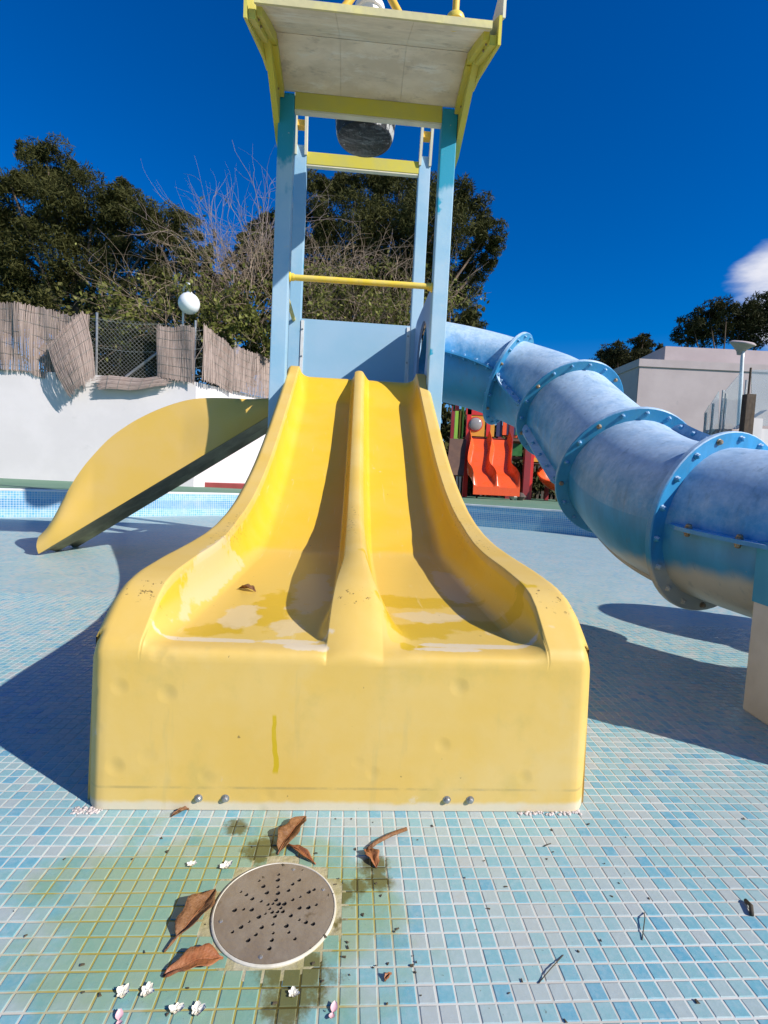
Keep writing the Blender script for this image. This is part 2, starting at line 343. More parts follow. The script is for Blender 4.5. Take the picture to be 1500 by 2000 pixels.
def make_tube_mat(name='faded_blue_fibreglass', deep=(.026,.20,.40), pale=(.45,.58,.71), cream_z=.42):
    t = NT(name); g = t.n.new('ShaderNodeNewGeometry'); nx, ny, nz = t.sep(g.outputs['Normal']); px, py, pz = t.sep(g.outputs['Position'])
    n1 = t.noise(3.2, 6, .65, vec=g.outputs['Position']); n2 = t.noise(11, 5, .6, vec=g.outputs['Position'], stretch=(1, 1, .35))
    n3 = t.noise(45, 4, .6, vec=g.outputs['Position'])
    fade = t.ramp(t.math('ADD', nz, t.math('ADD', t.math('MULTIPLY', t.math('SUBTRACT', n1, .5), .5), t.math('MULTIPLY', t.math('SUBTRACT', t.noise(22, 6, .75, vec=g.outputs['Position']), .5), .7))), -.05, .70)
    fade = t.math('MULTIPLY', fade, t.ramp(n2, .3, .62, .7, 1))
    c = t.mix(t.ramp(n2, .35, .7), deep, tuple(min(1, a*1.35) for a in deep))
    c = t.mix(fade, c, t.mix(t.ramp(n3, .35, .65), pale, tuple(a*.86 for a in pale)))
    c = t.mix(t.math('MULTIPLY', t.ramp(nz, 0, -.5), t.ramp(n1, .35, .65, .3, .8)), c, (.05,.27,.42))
    cr = t.ramp(t.math('ADD', pz, t.math('MULTIPLY', t.math('SUBTRACT', n2, .5), .05)), cream_z+.03, cream_z-.03)
    c = t.mix(cr, c, t.mix(t.ramp(n1, .3, .7), (.50,.48,.40), (.40,.40,.34)))
    c = t.mix(t.ramp(t.noise(28, 5, .7, vec=g.outputs['Position']), .66, .72, 0, .5), c, (.30,.31,.24))
    stk = t.ramp(t.noise(30, 4, .6, vec=g.outputs['Position'], stretch=(1, 1, .08)), .58, .70); c = t.mix(t.math('MULTIPLY', stk, .30), c, (.10,.17,.22))
    t.color(c); t.rough(t.ramp(fade, 0, 1, .38, .62)); t.b.inputs['Specular IOR Level'].default_value = .4
    t.bump(t.math('ADD', n3, n2), .15, .004)
    return t.m
def make_leaf(name, c1, c2, c3=None, trans=.25):
    t = NT(name); a = t.attr('tint').outputs['Fac']
    c = t.mix(a, c1, c2)
    if c3: c = t.mix(t.ramp(a, .86, .9), c, c3)
    t.color(c); t.rough(.7); t.b.inputs['Specular IOR Level'].default_value = .12
    tr = t.n.new('ShaderNodeBsdfTranslucent'); t.l.new(c, tr.inputs[0]); ms = t.n.new('ShaderNodeMixShader'); ms.inputs[0].default_value = trans
    t.l.new(t.b.outputs[0], ms.inputs[1]); t.l.new(tr.outputs[0], ms.inputs[2]); t.l.new(ms.outputs[0], t.out.inputs[0]); return t.m
def make_reed():
    t = NT('dry_reed'); a = t.attr('tint').outputs['Fac']; c = t.mix(a, (.21,.155,.13), (.39,.30,.255))
    c = t.mix(t.ramp(t.noise(4, 5, .6), .5, .75, 0, .5), c, (.24,.15,.105)); t.color(c); t.rough(.8); return t.m
M = {}
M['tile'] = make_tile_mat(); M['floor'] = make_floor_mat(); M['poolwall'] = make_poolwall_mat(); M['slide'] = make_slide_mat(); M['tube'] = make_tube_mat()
M['pad'] = mat('pedestal_cream', (.60,.575,.50), (.52,.50,.43), 5, .6, .1, 40, dirt=((.36,.33,.25), 9, .64))
M['padblue'] = mat('pedestal_blue', (.03,.26,.42), (.05,.30,.48), 6, .5)
M['reed'] = make_reed()
M['pine'] = make_leaf('pine_needles', (.026,.030,.008), (.100,.096,.028), None, .15)
M['pine2'] = make_leaf('dark_needles', (.018,.022,.008), (.060,.060,.020), None, .15)
M['vine'] = make_leaf('vine_leaves', (.07,.075,.015), (.20,.21,.05), (.30,.30,.09), .3)
M['bark'] = mat('bark', (.16,.11,.075), (.09,.065,.05), 9, .9, .4)
M['twig'] = mat('dry_twig', (.44,.33,.23), (.29,.21,.15), 3, .85)
M['twig2'] = mat('pale_twig', (.40,.30,.26), (.28,.22,.21), 3, .85)
M['white'] = mat('white_render', (.70,.645,.63), (.65,.60,.585), 1.2, .85, .15, 90, dirt=((.58,.54,.52), 1.6, .64))
M['pinkw'] = mat('pinkish_render', (.48,.40,.39), (.43,.355,.345), .5, .88, .15, 30, dirt=((.34,.30,.295), .9, .62))
M['green'] = mat('green_court_paint', (.115,.235,.145), (.15,.26,.17), 1.5, .75, .1, 60, dirt=((.22,.24,.18), 4, .64))
M['redmat'] = mat('red_rubber', (.42,.075,.07), (.36,.07,.06), 3, .8)
M['coping'] = mat('pale_coping', (.70,.70,.68), (.60,.60,.57), 5, .7, .2, 60)
M['mortar'] = mat('crumbly_mortar', (.52,.45,.41), (.60,.52,.48), 60, .9)
t_ = NT('faded_blue_post'); px_, py_, pz_ = t_.sep(t_.tc.outputs['Object']); n_ = t_.noise(2.6, 5, .6, stretch=(1, 1, .6))
c_p = t_.mix(t_.ramp(t_.noise(3, 5, .6), .35, .65), (.27,.47,.61), (.36,.52,.63))
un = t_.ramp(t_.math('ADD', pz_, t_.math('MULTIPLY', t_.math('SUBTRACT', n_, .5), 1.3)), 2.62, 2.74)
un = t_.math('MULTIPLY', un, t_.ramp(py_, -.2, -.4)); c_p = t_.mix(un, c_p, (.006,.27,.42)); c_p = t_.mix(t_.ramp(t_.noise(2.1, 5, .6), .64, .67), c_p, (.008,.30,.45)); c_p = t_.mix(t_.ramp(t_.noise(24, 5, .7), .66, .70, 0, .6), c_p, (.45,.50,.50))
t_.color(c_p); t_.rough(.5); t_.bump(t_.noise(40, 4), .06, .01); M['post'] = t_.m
M['panel'] = mat('pale_blue_panel', (.29,.48,.61), (.33,.50,.63), 1.6, .45, .04, 30)
M['panelshade'] = mat('shade_tinted_panel', (.30,.40,.58), (.36,.45,.62), 2, .5)  # violet tone of the panel in shade, put into its base colour
M['beam'] = mat('lime_yellow_board', (.62,.52,.06), (.55,.48,.10), 4, .55, .05, 40, dirt=((.40,.34,.12), 6, .66))
M['creamwood'] = mat('cream_board', (.76,.70,.50), (.66,.60,.45), 5, .6)
M['bar'] = mat('yellow_bar', (.82,.58,.05), (.74,.56,.14), 8, .45, dirt=((.45,.33,.12), 22, .62))
M['orangepipe'] = mat('amber_pipe', (.78,.46,.04), (.72,.44,.07), 8, .5)
t_ = NT('weathered_roof_underside'); c_r = t_.mix(t_.ramp(t_.noise(2.6, 6, .65, stretch=(1, 2.4, 1)), .35, .65), (.84,.72,.54), (.68,.57,.41)); c_r = t_.mix(t_.ramp(t_.noise(7, 6, .7, stretch=(.5, 1.6, 1)), .52, .66, 0, .7), c_r, (.86,.80,.68)); c_r = t_.mix(t_.ramp(t_.noise(4.2, 7, .7, stretch=(1, 1.5, 1)), .55, .68, 0, .6), c_r, (.44,.36,.26)); c_r = t_.mix(t_.ramp(t_.noise(38, 4, .7, stretch=(.2, 1, 1)), .58, .7, 0, .4), c_r, (.34,.29,.22)); t_.color(c_r); t_.rough(.8); t_.bump(t_.noise(22, 5, .6), .3, .01); M['roof'] = t_.m
M['roofedge'] = mat('yellow_roof_edge', (.72,.62,.25), (.60,.52,.28), 7, .7, .2, 40)
t_ = NT('scorched_bucket'); c_b = t_.mix(t_.ramp(t_.noise(9, 6, .75, stretch=(.5, 1.5, 1), dist=1), .45, .7), (.012,.012,.013), (.20,.20,.20)); c_b = t_.mix(t_.ramp(t_.noise(30, 5, .7), .62, .68, 0, .7), c_b, (.42,.41,.39)); t_.color(c_b); t_.rough(.35); t_.b.inputs['Metallic'].default_value = .3; t_.bump(t_.noise(14, 5, .65), .9, .02); M['bucket'] = t_.m
M['bucketside'] = mat('peeling_bucket_side', (.02,.02,.02), (.45,.44,.41), 13, .7, .5, 30, lo=.50, hi=.56)
M['plastic_white'] = mat('white_plastic', (.78,.78,.78), (.72,.72,.72), 8, .4)
M['globe'] = mat('opal_globe', (.86,.86,.86), (.82,.82,.82), 3, .25)
M['steel'] = mat('galvanised_steel', (.42,.42,.41), (.30,.29,.27), 30, .4, .1, 80, metal=.7)
M['rust'] = mat('rusty_bolt', (.20,.13,.07), (.34,.28,.20), 60, .55, metal=.4)
M['wire'] = mat('fence_wire', (.34,.35,.30), (.26,.26,.22), 8, .5, metal=.5)
M['drain'] = mat('drain_plate', (.245,.195,.145), (.30,.25,.19), 16, .42, .12, 90, metal=.25, dirt=((.16,.12,.075), 26, .60))
M['drainrim'] = mat('drain_rim', (.66,.61,.50), (.55,.50,.38), 18, .5, .1, 60)
M['collar'] = mat('stained_grout', (.46,.41,.26), (.33,.29,.12), 22, .85, .3, 90, dirt=((.14,.115,.03), 14, .60))
M['black'] = mat('dark_void', (.006,.006,.006), (.012,.011,.01), 10, .9)
M['leaf1'] = mat('dry_leaf', (.17,.075,.028), (.26,.125,.05), 60, .6, .5, 120, dirt=((.10,.045,.02), 50, .58))
M['leaf2'] = mat('russet_leaf', (.30,.10,.035), (.36,.15,.06), 40, .45, .4, 90)
M['petal'] = mat('white_petal', (.80,.77,.66), (.72,.66,.50), 80, .6)
M['pink'] = mat('pink_petal', (.80,.45,.46), (.78,.5,.5), 60, .6)
M['deb'] = mat('dark_debris', (.05,.04,.025), (.10,.075,.04), 60, .8)
M['orange'] = mat('orange_plastic', (.80,.10,.018), (.76,.09,.02), 3, .3, spec=.5)
M['red'] = mat('red_plastic', (.62,.03,.022), (.56,.03,.03), 3, .35)
M['amber'] = mat('amber_panel', (.66,.30,.03), (.60,.26,.03), 3, .5)
M['lime'] = mat('lime_panel', (.26,.44,.04), (.22,.40,.05), 3, .5)
M['maroon'] = mat('maroon_post', (.27,.028,.032), (.22,.026,.03), 3, .45)
M['browns'] = mat('brown_board', (.13,.07,.045), (.10,.055,.04), 5, .7)
M['picket'] = mat('grey_picket', (.075,.055,.045), (.11,.085,.07), 5, .8)
M['navy'] = mat('navy_panel', (.02,.025,.09), (.03,.03,.08), 5, .5)
M['dgreen'] = mat('dark_green_panel', (.02,.12,.03), (.03,.16,.04), 5, .5)
M['woodpost'] = mat('dark_wood', (.10,.065,.04), (.06,.04,.028), 6, .8, .3, 30, stretch=(4, 4, .6))
M['stone'] = mat('pale_stone', (.55,.52,.48), (.42,.40,.36), 8, .85, .4, 20)
t_ = NT('railing_glass'); t_.color((.86,.93,.92)); t_.rough(.04); t_.b.inputs['Transmission Weight'].default_value = .92; t_.b.inputs['IOR'].default_value = 1.45; M['glass'] = t_.m
t_ = NT('bubble_window'); t_.color((.42,.38,.36)); t_.rough(.12); t_.b.inputs['Transmission Weight'].default_value = .35; M['bubble'] = t_.m

# ================================================================== SETTING
DECK = .345
pool = [(-4.75,6.22),(-4.15,6.58),(-3.3,7.35),(-2.5,8.15),(-1.6,8.55),(-.4,8.78),(.7,8.74),(1.45,8.42),(2.2,8.05),(2.85,7.72),(3.35,7.25),(4.3,6.2),(5.2,4.6),(5.5,2.5),(5.2,0),(4.2,-2.2),(2.2,-3.7),(-.5,-4.2),(-3.4,-3.6),(-5.6,-1.8),(-6.6,.6),(-6.6,3.0),(-5.9,5.0)]
def chaikin(p, k=2):
    for _ in range(k):
        q = []
        for i in range(len(p)):
            a, b = p[i], p[(i+1) % len(p)]
            q += [(a[0]*.75+b[0]*.25, a[1]*.75+b[1]*.25), (a[0]*.25+b[0]*.75, a[1]*.25+b[1]*.75)]
        p = q
    return p
pool = chaikin(pool); NP = len(pool)
pc = (sum(p[0] for p in pool)/NP, sum(p[1] for p in pool)/NP)
def off(p, d):   # push an outline point outwards
    i = pool.index(p); a, b = pool[i-1], pool[(i+1) % NP]; t = Vector((b[0]-a[0], b[1]-a[1], 0)).normalized(); n = Vector((t.y, -t.x, 0))
    if n.dot(Vector((p[0]-pc[0], p[1]-pc[1], 0))) < 0: n = -n
    return (p[0]+n.x*d, p[1]+n.y*d)
# deck / terrain ring out to the horizon
m = MB(); rings = [[(*off(p, .06), DECK) for p in pool]]
for sc_ in (1.25, 2.2, 6, 30, 180):
    rings.append([(pc[0]+(p[0]-pc[0])*sc_, pc[1]+(p[1]-pc[1])*sc_, DECK) for p in pool])
for rg in rings: rg.append(rg[0])
m.grid(rings); tag(m.build('ground', M['green'], fix=True), kind='structure')
# pool wall with its own uv (metres along, height)
m = MB(); per = 0; us = []
P2 = pool + [pool[0]]
for i, p in enumerate(P2):
    if i: per += math.dist(P2[i-1], p)
    us.append(per)
m.grid([[(*p, -.02), (*p, DECK-.012)] for p in P2])
pw = m.build('pool_wall', M['poolwall'], fix=True)
uvl = pw.data.uv_layers.new(name='UVMap')
for lp in pw.data.loops:
    i = lp.vertex_index//2; h = pw.data.vertices[lp.vertex_index].co.z; uvl.data[lp.index].uv = (us[i], h)
tag(pw, kind='structure')
m = MB(); rr = []
for p in P2: a = p; b = off(p if p in pool else pool[0], .07); rr.append([(*a, DECK-.012), (*off(p, -.006), DECK-.006), (*off(p, -.004), DECK+.012), (*off(p, .01), DECK+.016), (b[0], b[1], DECK+.014), (b[0], b[1], DECK-.01)])
m.grid(rr); tag(m.build('pool_edge_trim', M['coping'], smooth=False), kind='structure')
# pool floor sheet (grout level) with mosaic material, real tiles near the camera on top
m = MB(); m.v = [Vector((*p, -.0007)) for p in pool]; m.f = [tuple(range(NP))]
floor = m.build('pool_floor', M['floor']); tag(floor, kind='structure')
bm = bmesh.new(); bm.from_mesh(floor.data); bmesh.ops.triangulate(bm, faces=bm.faces)
for f in bm.faces:
    if f.normal.z < 0: f.normal_flip()
bm.to_mesh(floor.data); bm.free()
cells = []
for j in range(-18, 66):
    for i in range(-110, 110):
        p = loc((i+.5)*TS, (j+.5)*TS)
        if p.y < .55 or p.y > 2.65: continue
        if abs(p.x-.0) > .80*p.y+.12: continue
        if math.hypot(p.x-DR[0], p.y-DR[1]) < .1035: continue
        u_, v_ = (i+.5)*TS, (j+.5)*TS
        if abs(u_) < .50 and v_ > .02: continue
        cells.append((p, i, j))
def tile_verts(c, e=.5*TS*.885, b=.0010, ang=0, top=0.0):
    q = []
    for (z, k) in ((-.0020, e), (top-b*.6, e), (top, e-b)):
        for sx, sy in ((-1,-1),(1,-1),(1,1),(-1,1)):
            a = TH+ang; q.append((c.x+(sx*math.cos(a)-sy*math.sin(a))*k, c.y+(sx*math.sin(a)+sy*math.cos(a))*k, z))
    return q
TF = [(0,1,5,4),(1,2,6,5),(2,3,7,6),(3,0,4,7),(4,5,9,8),(5,6,10,9),(6,7,11,10),(7,4,8,11),(8,9,10,11)]
def in_view(p):
    d = Vector((p.x, p.y, -CH)); z = d.dot(Fw); return abs(d.dot(Rt)/z*F_PX) < 745 and d.dot(Up)/z*F_PX > -995
vis = sorted([c for c in cells if in_view(c[0])], key=lambda c: Vector((c[0].x, c[0].y, -CH)).dot(Fw))
near = set((c[1], c[2]) for c in vis[:300])
V0 = tile_verts(Vector((0,0,0)), ang=-TH)
tme = bpy.data.meshes.new('tile'); tme.from_pydata(V0, [], TF); tme.materials.append(M['tile'])
big = MB()
for (p, i, j) in cells:
    jx, jy, ja, jz = rng.uniform(-.0005, .0005), rng.uniform(-.0005, .0005), rng.normal(0, .012), rng.uniform(-.0002, .0003)
    if (i, j) in near:
        o = bpy.data.objects.new('tile', tme); col.objects.link(o); o.parent = floor; o.location = (p.x+jx, p.y+jy, jz); o.rotation_euler = (rng.normal(0,.006), rng.normal(0,.006), TH+ja)
    else:
        big.add(tile_verts(Vector((p.x+jx, p.y+jy, 0)), ang=ja, top=jz), TF)
tag(big.build('mosaic_tiles', M['tile'], floor, fix=False), kind='stuff')
# mortar lumps by the slide's foot
for (u0, u1, v0, n) in ((-.545, -.485, -.010, 60), (.37, .51, -.008, 110)):
    m = MB()
    for k in range(n):
        c = loc(random.uniform(u0, u1), v0+random.uniform(-.008, .012), .001); r_ = random.uniform(.0018, .0048)
        m.lathe([(r_, -.001), (r_*.75, r_*.22), (r_*.2, r_*.34)], c, n=6)
    m.build('mortar_lumps', M['mortar'], floor, smooth=True)['kind'] = 'stuff'
# red painted strip on the deck at the foot of the wall
a_, b_, c2_, d_ = at(404,948,12.0), at(500,950,12.6), at(500,936,15), at(414,933,14.2)
m = MB(); z0 = DECK+.004
m.add([(-4.1,11.0,z0+.10),(-1.2,11.0,z0+.10),(-1.2,12.2,z0+.10),(-3.6,11.9,z0+.10),(-4.1,11.0,z0-.01),(-1.2,11.0,z0-.01),(-1.2,12.2,z0-.01),(-3.6,11.9,z0-.01)], [(0,1,2,3),(4,5,1,0),(7,4,0,3),(5,6,2,1)])
rm = m.build('safety_mat', M['redmat']); tag(rm, 'low red rubber mat on the deck at the foot of the white wall', 'mat')

# ================================================================== TWIN SLIDE
sld = empty('twin_slide', (0, 0, 0), 'faded yellow fibreglass twin lane slide facing the camera, with a flat front apron', 'slide', frame=True)
RAIL = [(0,.326),(.009,.347),(.03,.363),(.06,.388),(.10,.420),(.14,.441),(.20,.455),(.34,.467),(.56,.477),(.72,.488),(.87,.507),(1.04,.542),(1.2,.588),(1.35,.645),(1.5,.711),(1.65,.785),(1.82,.880),(2.0,.988),(2.36,1.215),(2.6,1.370),(2.78,1.497),(2.83,1.507),(2.87,1.500)]
BED = [(0,.316),(.003,.3255),(.008,.3315),(.022,.3355),(.04,.3365),(.07,.338),(.3,.345),(.7,.357),(.95,.368),(1.07,.380),(1.2,.418),(1.35,.476),(1.5,.540),(1.65,.613),(1.82,.708),(2.0,.817),(2.36,1.044),(2.6,1.199),(2.67,1.25),(2.71,1.33),(2.76,1.41),(2.80,1.432),(2.87,1.432)]
DIV = [(0,.318),(.003,.327),(.008,.3345),(.022,.344),(.04,.356),(.07,.380),(.10,.405),(.14,.431),(.18,.452),(.25,.472),(.34,.487),(.52,.503),(.72,.514),(.87,.524),(1.04,.548),(1.2,.588),(1.35,.642),(1.5,.706),(1.65,.779),(1.82,.872),(2.0,.979),(2.36,1.206),(2.6,1.362),(2.78,1.49),(2.83,1.503),(2.87,1.497)]
def fine(t):
    xs = [a for a, b in t]; ys = [b for a, b in t]
    g = np.linspace(0, 2.87, 2000); y = np.interp(g, xs, ys)
    k = 41; yy = np.convolve(np.pad(y, k, mode='edge'), np.ones(k)/k, mode='same')[k:-k]
    w = np.clip((g-.12)/.15, 0, 1); return g, y*(1-w)+yy*w
GR, ZR = fine(RAIL); _, ZB = fine(BED); _, ZD = fine(DIV)
def concave(t):      # 0..1: a hollow fillet that ends steeply under a crisp lip
    if t <= 0: return 0.
    if t < 1: return .80*(1-math.sqrt(1-min(t, .998)**2))/(1-math.sqrt(1-.998**2))
    return .80+.20*smooth((t-1)/.10)
def slide_h(u, v):
    zr, zb, zd = (float(np.interp(v, GR, t)) for t in (ZR, ZB, ZD))
    a = abs(u)
    low = smooth((1.0-v)/.5)
    wr = concave((a-(.352+.006*low))/(.078-.024*low))
    dw = .034+.024*smooth((.40-v)/.36)
    du = abs(u-.010)
    wd = concave(1.10-(du-dw)/.026) if u < .01 else 1-smooth((du-dw+.016)/(.058+.03*smooth((.30-v)/.25)))
    z = zb + (zr-zb)*wr + (zd-zb)*wd
    if a > .490: z -= .022*((a-.490)/.025)**2       # rounded outer lip
    if 1 > wr > .9: z -= .004*(1-(wr-.9)/.1)
    z -= .010*min(1, du/dw)**2*wd                   # soft crown on the divider
    return z, 1-min(1, max(max(0, (wr-.72)/.2), max(0, (wd-.6)/.3)))
def cols(v):
    low = smooth((1.0-v)/.5); dw = .034+.024*smooth((.40-v)/.36); L = list(np.linspace(-.515, -.485, 6)) + list(np.linspace(-.485, -.445, 4))[1:]
    e = .352+.006*low+(.078-.024*low); g0 = .352+.006*low
    right = list(np.linspace(0, dw-.004, 6)) + list(np.linspace(dw-.003, dw+.004, 7)) + list(np.linspace(dw+.006, dw+.054, 13)) + list(np.linspace(.135, g0-.005, 9)) + list(np.linspace(g0, e-.006, 14)) + list(np.linspace(e-.004, e+.010, 9))
    rt = [.010+x if x < .12 else x for x in right]; lt = [.010-x if x < .12 else -x for x in right[1:]]
    return L + lt[::-1] + rt + [-x for x in L[::-1]]
us_ = cols(0)
vs_ = [0, .003, .006, .012, .018, .026, .034, .044, .055, .07, .085, .1, .12, .14, .165, .19, .22] + list(np.linspace(.26, 2.62, 70)) + [2.65, 2.68, 2.70, 2.72, 2.74, 2.76, 2.78, 2.80, 2.83, 2.87]
verts, lanes = [], []
P = []
for z in (0.001, .015, .03, .05, .09, .13, .17, .21, .25, .28, .306): # apron face, pushed out a little at its foot
    P.append([(u*(1.026-.010*z/.25), -.006*(1-z/.3), z) for u in us_]); lanes += [0]*len(us_)
for v in vs_:
    row = []
    for u in cols(v):
        z, l = slide_h(u, v); row.append((u*(1.016-.016*smooth(v/.5)), v, z)); lanes.append(l*smooth((v-.03)/.04))
    P.append(row)
# rounded vertical corners of the apron
for r_ in P:
    for k, (u, v, z) in enumerate(r_):
        e = max(0, abs(u)-.492)/.03
        if v < .03: r_[k] = (u, v+.022*e*e, z)
m = MB(); m.grid(P)
body = m.build('body', M['slide'], sld, smooth=True, fix=False)
at_ = body.data.attributes.new('lane', 'FLOAT', 'POINT'); at_.data.foreach_set('value', lanes)
def skirt(sgn):
    m = MB(); Q = []; k_ = 0 if sgn < 0 else -1
    foot = P[0][k_]
    for row in P[11:]:
        u, v, z = row[k_]; zl = .001 if v < .95 else max(.001, z-.30)
        Q.append([(u+sgn*(.008+.006*min(1, v))*t, v, z+(zl-z)*t) for t in (0, .1, .3, .6, 1)])
    m.grid(Q); m.grid([[(p[0], p[1], p[2]) for p in (r_[k_] for r_ in P[:12])], [Q[0][min(4, max(0, round(4*(1-k/11))))] for k in range(12)]])
    return m.build('side_skirt', M['slide'], sld, smooth=True, fix=True)
skirt(-1); skirt(1)
bolt = MB(); bolt.lathe([(.0085, 0), (.0085, .002), (.0058, .0022), (.0058, .0065), (.0042, .0085), (.001, .009)], (0,0,0), n=10)
bolt_me = bolt.mesh('bolt', M['steel'], smooth=False)
bolt_rust = bolt.mesh('bolt', M['rust'])
for u_ in (-.297, -.243, .218, .268): put(bolt_me, 'bolt', sld, (u_, -.0045, .026), (0, -1, 0), u_*9)

# ================================================================== PLAY TOWER
tw = empty('play_tower', (0, 3.15, 0), 'tall blue and yellow play tower with a pitched canopy, behind the twin slide', 'play tower', frame=True)
PW = .105
def post(u0, v0, z1, ov=0):
    m = MB(); m.box((u0-PW/2, v0-PW/2, 0.0), (u0+PW/2, v0+PW/2, z1)); return m.build('post', M['post'], tw, bevel=.006)
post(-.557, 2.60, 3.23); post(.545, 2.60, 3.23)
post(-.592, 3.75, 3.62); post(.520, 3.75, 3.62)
# cross beams
MB().box((-.503, 2.552, 3.140), (.491, 2.60, 3.245)).build('cross_beam', M['beam'], tw, bevel=.004)
MB().box((-.503, 2.556, 3.126), (.491, 2.598, 3.1385)).build('trim_and_sun_strip', M['creamwood'], tw)
MB().box((-.538, 3.704, 3.452), (.466, 3.746, 3.4635)).build('trim_and_sun_strip', M['creamwood'], tw)  # cream board stands in for the sunlit strip along the rear beam
MB().box((-.538, 3.70, 3.465), (.466, 3.748, 3.570)).build('cross_beam', M['beam'], tw, bevel=.004)
# paired boards above the rear posts, a yellow block between each pair
for uc in (-.592, .520):
    for s_ in (-1, 1):
        MB().bar((uc+s_*.045, 3.72, 3.54), (uc+s_*.045, 3.62, 4.02), .022, .075, (0, 1, 0)).build('upright_board', M['creamwood'], tw)
    MB().box((uc-.033, 3.66, 3.76), (uc+.033, 3.73, 3.81)).build('spacer_block', M['orangepipe'], tw)
    MB().box((uc-.10*(1 if uc < 0 else -1)-.03, 3.68, 3.70), (uc-.10*(1 if uc < 0 else -1)+.03, 3.72, 3.74)) 
# pitched canopy: front and rear boards, ridge at v = 2.2
def boards(v0, z0, v1, z1, n, jit):
    seams = np.linspace(-.600, .600, n+1)
    for k in range(n):
        a, b = seams[k]+.0006, seams[k+1]-.0006; d = random.uniform(0, jit)
        m = MB(); m.hexa([(a, v0-d, z0), (b, v0-d, z0), (b, v1, z1), (a, v1, z1), (a, v0-d, z0+.028), (b, v0-d, z0+.028), (b, v1, z1+.028), (a, v1, z1+.028)])
        m.build('roof_board', M['roof'], tw)
boards(1.70, 3.030, 2.195, 3.318, 3, .010)
boards(2.20, 3.318, 2.56, 3.246, 3, 0)
MB().hexa([(-.602,1.682,3.026),(.602,1.682,3.026),(.602,1.698,3.030),(-.602,1.698,3.030),(-.602,1.680,3.062),(.602,1.680,3.062),(.602,1.700,3.066),(-.602,1.700,3.066)]).build('eave_strip', M['roofedge'], tw)
SIDE = [(1.70,2.965),(1.70,3.11),(2.20,3.42),(2.34,3.40),(2.34,3.20),(2.20,3.165)]
BRACE = [(2.10,3.205),(2.10,3.27),(2.20,3.315),(2.80,3.27),(2.80,2.985),(2.655,2.985),(2.26,3.165)]
FRONT = [(1.73,2.985),(1.73,3.035),(2.09,3.245),(2.09,3.165)]
for s_ in (-1, 1):
    MB().prism(SIDE, lambda a, b, t: (t, a, b), s_*.640, s_*.656).build('side_board', M['beam'], tw)
    MB().prism(BRACE, lambda a, b, t: (t, a, b), s_*.6005, s_*.6385).build('brace', M['beam'], tw)
    MB().prism(FRONT, lambda a, b, t: (t, a, b), s_*.6035, s_*.6385).build('front_beam', M['beam'], tw)
    for v_, z_ in ((1.80,3.045),(1.86,3.06),(2.45,3.18)): put(bolt_rust, 'bolt', tw, (s_*.6005 if v_ > 2 else s_*.6035, v_, z_), (-s_,0,0))
    m = MB(); m.bar((s_*.587, 1.74, 3.045), (s_*.587, 2.19, 3.27), .030, .05); m.build('roof_batten', M['beam'], tw)
    m = MB(); m.bar((s_*.587, 2.21, 3.27), (s_*.587, 2.54, 3.215), .030, .05); m.build('roof_batten', M['beam'], tw)
MB().prism([(1.70,3.10),(1.70,3.34),(1.98,3.27)], lambda a, b, t: (t, a, b), .657, .672).build('gable_board', M['creamwood'], tw)
# pipes on the canopy
MB().tube([(.418,1.745,3.088),(.418,1.745,3.9)], .019, 10).build('standpipe', M['orangepipe'], tw, smooth=True, auto=40)
MB().lathe([(.05,0),(.052,.012),(.046,.028),(.024,.034),(.02,.05)], (.418,1.745,3.085), n=16).build('pipe_base', M['bar'], tw, smooth=True, auto=40)
for u0, u1, u2 in ((-.25,-.15,-.03),(.205,.118,.0)):
    MB().tube([(u0,2.05,3.264),(lerp(u0,u1,.5),2.05,3.335),(u1,2.05,3.40),(lerp(u1,u2,.5),2.06,3.50),(u2,2.08,3.56)], .021, 10).build('pipe_leg', M['orangepipe'], tw, smooth=True, auto=40)
m = MB(); m.lathe([(.075,0),(.075,.12),(.088,.122),(.09,.15),(.086,.158),(.03,.165)], (-.03,2.2,3.36), n=28); capo = m.build('inlet_cap', M['plastic_white'], tw, smooth=False)
# guard bar, panels, deck
MB().tube([(-.505,2.60,2.058),(.49,2.60,2.066)], .0205, 12).build('guard_bar', M['bar'], tw, smooth=True, auto=40)
for u_, s_ in ((-.503, 1), (.491, -1)): MB().lathe([(.034,0),(.034,.006),(.026,.010),(.026,.03)], (u_,2.60,2.06), (s_,0,0), 14).build('bar_socket', M['bar'], tw, smooth=True, auto=40)
MB().tube([(-.585,2.66,2.115),(-.60,3.69,2.10)], .017, 10).build('hand_rail', M['bar'], tw, smooth=True, auto=40)
MB().box((-.535,3.700,1.44),(.462,3.722,2.117)).build('back_panel', M['panel'], tw, bevel=.003)
for u0, u1 in ((-.532,-.505),(.432,.459)):
    st_ = MB().box((u0,3.690,1.45),(u1,3.699,2.10)).build('edge_strip', M['coping'], tw)
    for z_ in (1.55,1.78,2.02): put(bolt_me, 'bolt', tw, ((u0+u1)/2,3.6895,z_), (0,-1,0))
MB().box((-.70,3.735,1.44),(-.6455,3.765,2.02)).build('side_panel', M['panel'], tw)
